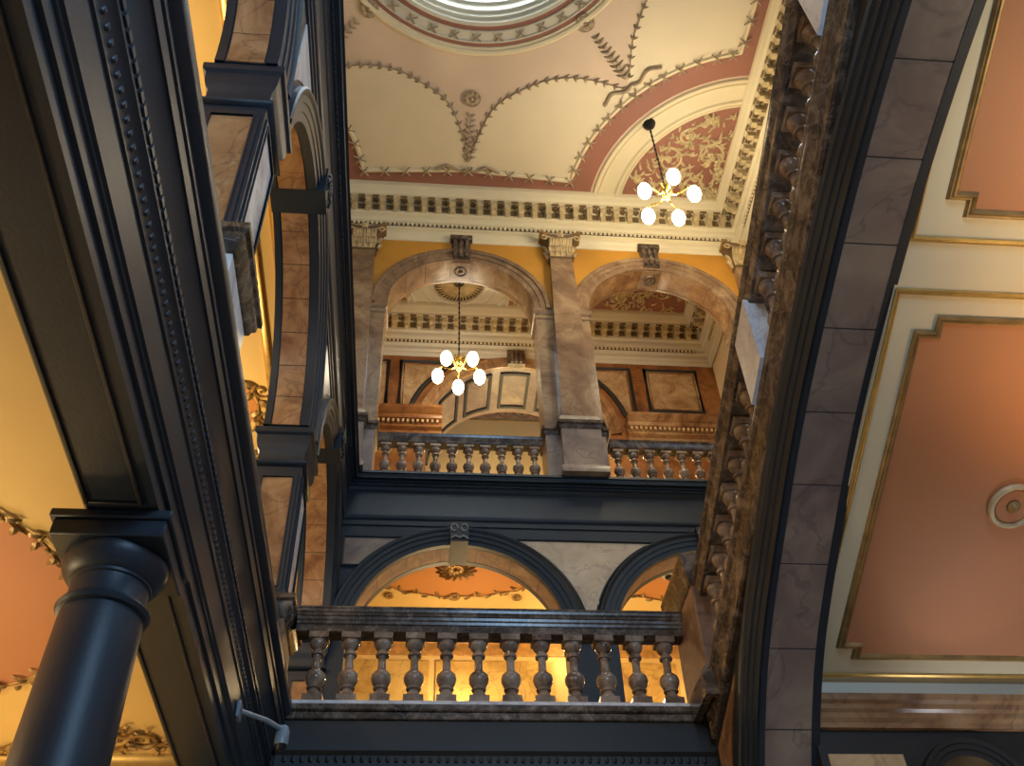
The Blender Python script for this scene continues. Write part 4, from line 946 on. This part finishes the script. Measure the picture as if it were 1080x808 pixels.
lp=[(-.62,15.45),(2.10-math.sqrt(AR**2-(15.45-14.87)**2),15.45)]+[(x,extz(x)) for x in (-.3,-.15,0,.2,.4,.6,.75)]+[(.75,16.98),(-.62,16.98)]
wall_panel('framed marble spandrel left of the deep arch, behind the chandelier',[p for p in lp if p[1]<=16.99])
rp=[(4.2-x,z) for x,z in lp if z<=16.99]
wall_panel('framed marble spandrel right of the deep arch, seen through the right loggia arch',rp)
wall_panel('rectangular framed veined panel at the right end of the upper gallery wall',[(5.2,15.62),(6.45,15.62),(6.45,16.98),(5.2,16.98)])
for x0,x1,lab in ((-3.5,.36,'brown marble entablature with dentils left of the deep arch, behind the left balusters'),(4.55,6.9,'dark brown stepped entablature behind the right-hand upper balustrade')):
    tt=thing('impost_entablature',lab,'entablature',(cam_scaled((x0+x1)/2),GY,cam_scaled(14.6)),'impost entablatures of the upper gallery')
    prof=[(0,14.3),(.06,14.32),(.06,14.45),(.02,14.47),(.02,14.53),(.12,14.56),(.12,14.66),(.07,14.68),(.07,14.76),(.16,14.80),(.16,14.86),(.10,14.88),(.10,14.98),(.22,15.00),(.24,15.04),(.24,15.10),(.20,15.12),(.32,15.18),(.36,15.22),(.36,15.28),(0,15.32)]
    b=NB(); sweep(b,[(cam_scaled(x0),GY,0),(cam_scaled(x1),GY,0)],scale_prof(prof),closed_prof=True); mk('mouldings',b,MO if x0<0 else MB,tt)
    b=NB(); x=cam_scaled(x0)+.05
    while x<cam_scaled(x1)-.05: box(b,x,x+.05,GY-.19,GY-.12,cam_scaled(14.90),cam_scaled(14.98)); x+=.1
    mk('dentils',b,MA,tt)
# room beyond the deep arch
bm=NB(); box(bm,cam_scaled(-3),cam_scaled(6.9),GY+3.4,GY+3.6,cam_scaled(10.2),20.6); box(bm,cam_scaled(-3),cam_scaled(6.9),GY+1.5,GY+3.5,20.5,20.6); struct('wall_back_room',bm,YP)
t=thing('painted_frieze','band of red painted scrollwork on the pale yellow wall beyond the deep arch','wall painting',(cam_scaled(2.5),GY+3.39,cam_scaled(17.2)))
b=NB(); 
for k in range(12):
    x=cam_scaled(.4)+k*.42; z=17.45
    for s in (-1,1):
        tube(b,[(x+.2*math.cos(a),GY+3.385,z+s*(.12*math.sin(a))) for a in [i*PI/8 for i in range(9)]],.016,5)
    ball(b,(x+.0,GY+3.385,z),.035,1,.4,1,6)
mk('scrolls',b,PK,t)
b=NB(); 
for z in (17.2,17.68): box(b,cam_scaled(0),cam_scaled(6),GY+3.37,GY+3.4,z,z+.03)
mk('border_lines',b,GD,t)
lamp('back_room_lamp',(cam_scaled(2.2),GY+2.2,cam_scaled(13)),420,(1,.84,.5))
# painted red sprays on the wall low behind the upper balusters
b=NB(); 
for k in range(10):
    x=cam_scaled(.3)+k*.28
    for s in (1,-1): tube(b,[(q[0],GY+3.385,cam_scaled(13.9)+(q[1]-0)) for q in scroll_pts(x,0,0,.12,1.1,k,s,14)],.015,5)
mk('painted_scrolls',b,PK,None,'red painted scrolls on the pale wall glimpsed between the upper balusters','wall painting')
# gallery ceiling: sunburst rosette, rings, relief panel
gx,gy=cam_scaled(.67),cam_scaled(15.12); GZ=cam_scaled(18.5)
t=thing('sunburst_rosette','fluted fan-like ceiling rosette above the left loggia chandelier','ceiling rose',(gx,gy,GZ-.1))
b=NB(); r0=.60*M
for k in range(40):
    a=2*PI*k/40; leaf(b,(gx+.12*math.cos(a),gy+.12*math.sin(a),0),a-.05,r0-.12,.07,GZ-.05,.06)
mk('rays',b,RL,t)
b=NB(); lathe(b,[(r0,-.01),(.05,-.012)],gx,gy,GZ,48,True); mk('dark_ground',b,paint('umber_ground',(.09,.06,.03),.6),t)
b=NB(); lathe(b,[(.62*M,-.0),(.64*M,-.05),(.70*M,-.05),(.72*M,-.015)],gx,gy,GZ,48,False); lathe(b,[(.92*M,-.0),(.93*M,-.03),(.97*M,-.03),(.98*M,0)],gx,gy,GZ,48,False); lathe(b,[(1.18*M,-.0),(1.2*M,-.035),(1.26*M,-.035),(1.28*M,0)],gx,gy,GZ,48,False); mk('rings',b,CC,t)
def relief_panel(label,x0,x1,y0,y1,n,seed,excl=None,mat=PK):
    tt=thing('relief_panel',label,'ceiling panel',(cam_scaled((x0+x1)/2),cam_scaled((y0+y1)/2),GZ-.05),'relief panels of the upper gallery ceiling')
    b=NB(); box(b,cam_scaled(x0),cam_scaled(x1),cam_scaled(y0),cam_scaled(y1),GZ-.012,GZ-.002); mk('rose_field',b,mat,tt)
    b=NB(); tube(b,[(cam_scaled(x0),cam_scaled(y0),GZ-.02),(cam_scaled(x1),cam_scaled(y0),GZ-.02),(cam_scaled(x1),cam_scaled(y1),GZ-.02),(cam_scaled(x0),cam_scaled(y1),GZ-.02),(cam_scaled(x0),cam_scaled(y0),GZ-.02)],.04,6); mk('moulding',b,CC,tt)
    rnd=random.Random(seed); b=NB()
    for k in range(n):
        cx=rnd.uniform(x0+.15,x1-.15); cy=rnd.uniform(y0+.15,y1-.15); r=rnd.uniform(.1,.2)
        tube(b,[(cam_scaled(q[0]),cam_scaled(q[1]),GZ-.03) for q in scroll_pts(cx,cy,0,r,1.3,rnd.uniform(0,6),rnd.choice((-1,1)),16)],.02,5)
        for j in range(6): leaf(b,(cam_scaled(cx+r*math.cos(j)),cam_scaled(cy+r*math.sin(j)),0),rnd.uniform(0,6.28),.15,.06,GZ-.03,.05)
    mk('scroll_relief',b,RL,tt)
relief_panel('rose scroll-relief panel above the right loggia arch',3.1,6.35,13.9,15.95,34,5)
relief_panel('small rose relief corner left of the sunburst rosette',-1.3,-.52,14.4,15.93,9,6)
relief_panel('small rose relief corner right of the sunburst rosette',1.88,2.75,14.4,15.93,9,8)
lamp('gallery_fill_lamp',(cam_scaled(4.8),cam_scaled(15.0),cam_scaled(14.5)),14,(1,.8,.5))

# ------------------------------------------------------------------ chandeliers
def chandelier(label,x,y,ztop,zhub,globes,gr,power):
    t=thing('chandelier',label,'chandelier',(x,y,zhub),'five-light brass chandeliers')
    b=NB(); lathe(b,[(.02,-.16),(.05,-.14),(.11,-.08),(.13,-.02),(.13,0)],x,y,ztop,20); mk('ceiling_cup',b,BK,t)
    b=NB(); z=ztop-.14; tube(b,[(x,y,ztop-.12),(x,y,zhub+.25)],.014,6)
    k=0
    while z>zhub+.3: ball(b,(x,y,z),.026,1,1,1.6,5); z-=.16
    mk('chain',b,BK,t)
    b=NB(); lathe(b,[(.015,.28),(.04,.25),(.02,.2),(.08,.14),(.05,.08),(.07,.02),(.12,-.02),(.10,-.08),(.05,-.12),(.06,-.16),(.02,-.22),(.005,-.27)],x,y,zhub,16)
    for k in range(5):
        a=k*2*PI/5+.3; tube(b,[(x+.1*math.cos(a),y+.1*math.sin(a),zhub),(x+.17*math.cos(a),y+.17*math.sin(a),zhub+.06),(x+.13*math.cos(a),y+.13*math.sin(a),zhub+.14)],.014,6)
    mk('hub',b,BR,t)
    for (gx_,gy_,gz_) in globes:
        b=NB(); v=Vector((gx_-x,gy_-y,0)); 
        P=[Vector((x,y,zhub-.05)),Vector((x,y,zhub-.05))+v*.35+Vector((0,0,-.08)),Vector((x,y,0))+v*.8+Vector((0,0,(zhub+gz_)/2+.12)),Vector((gx_,gy_,gz_+gr*1.45))]
        tube(b,[P[0],P[1],P[2],P[3]],.018,6); lathe(b,[(.02,gr*1.7),(gr*.45,gr*1.5),(gr*.5,gr*1.35)],gx_,gy_,gz_,12,False); arm=mk('arm',b,BR,t)
        b=NB(); lathe(b,[(.01,-gr*1.6),(gr*.45,-gr*1.45),(gr*.82,-gr*.9),(gr,-gr*.15),(gr*.93,gr*.6),(gr*.65,gr*1.2),(gr*.42,gr*1.45)],gx_,gy_,gz_,20,True); mk('glass_shade',b,GLOBE,arm)
    lamp('chandelier_light',(x,y,zhub-.1),power,(1,.88,.66),.35)
x1,y1_=4.45*M,10.6*M
def ring5(x,y,z,r,a0): return [(x+r*math.cos(a0+k*2*PI/5),y+r*math.sin(a0+k*2*PI/5),z) for k in range(5)]
chandelier('brass chandelier with five glowing globes hanging in front of the rose quarter-circle panel',x1,y1_,ZC-.02,15.95*M,ring5(x1,y1_,15.72*M,.47,.95),.122,190)
chandelier('brass chandelier with five lit globes hanging inside the left loggia arch',gx,gy*.0+14.9*M,GZ-.02,15.45*M,ring5(gx,14.9*M,15.2*M,.44,.3),.118,70)

# ------------------------------------------------------------------ camera on a bracket
cx_,cy_=XA+.19,7.3
t=thing('security_camera','small grey dome camera on a bracket arm at the end of the left cornice','security camera',(cx_,cy_,3.2))
b=NB(); box(b,-1.205,-1.18,6.42,6.52,3.17,3.29,.004); mk('wall_plate',b,CG,t)
b=NB(); tube(b,[(-1.18,6.47,3.23),(-1.02,6.6,3.23),(-.93,6.72,3.225)],.018,8); mk('arm',b,CG,t)
b=NB(); lathe(b,[(.01,.07),(.035,.065),(.048,.03),(.05,-.05),(.046,-.07)],-.92,6.75,3.19,20); mk('housing',b,CG,t)
b=NB(); lathe(b,[(.044,-.07),(.035,-.095),(.015,-.11),(.003,-.112)],-.92,6.75,3.19,20); mk('dome_lens',b,BK,t)
bpy.context.view_layer.update()
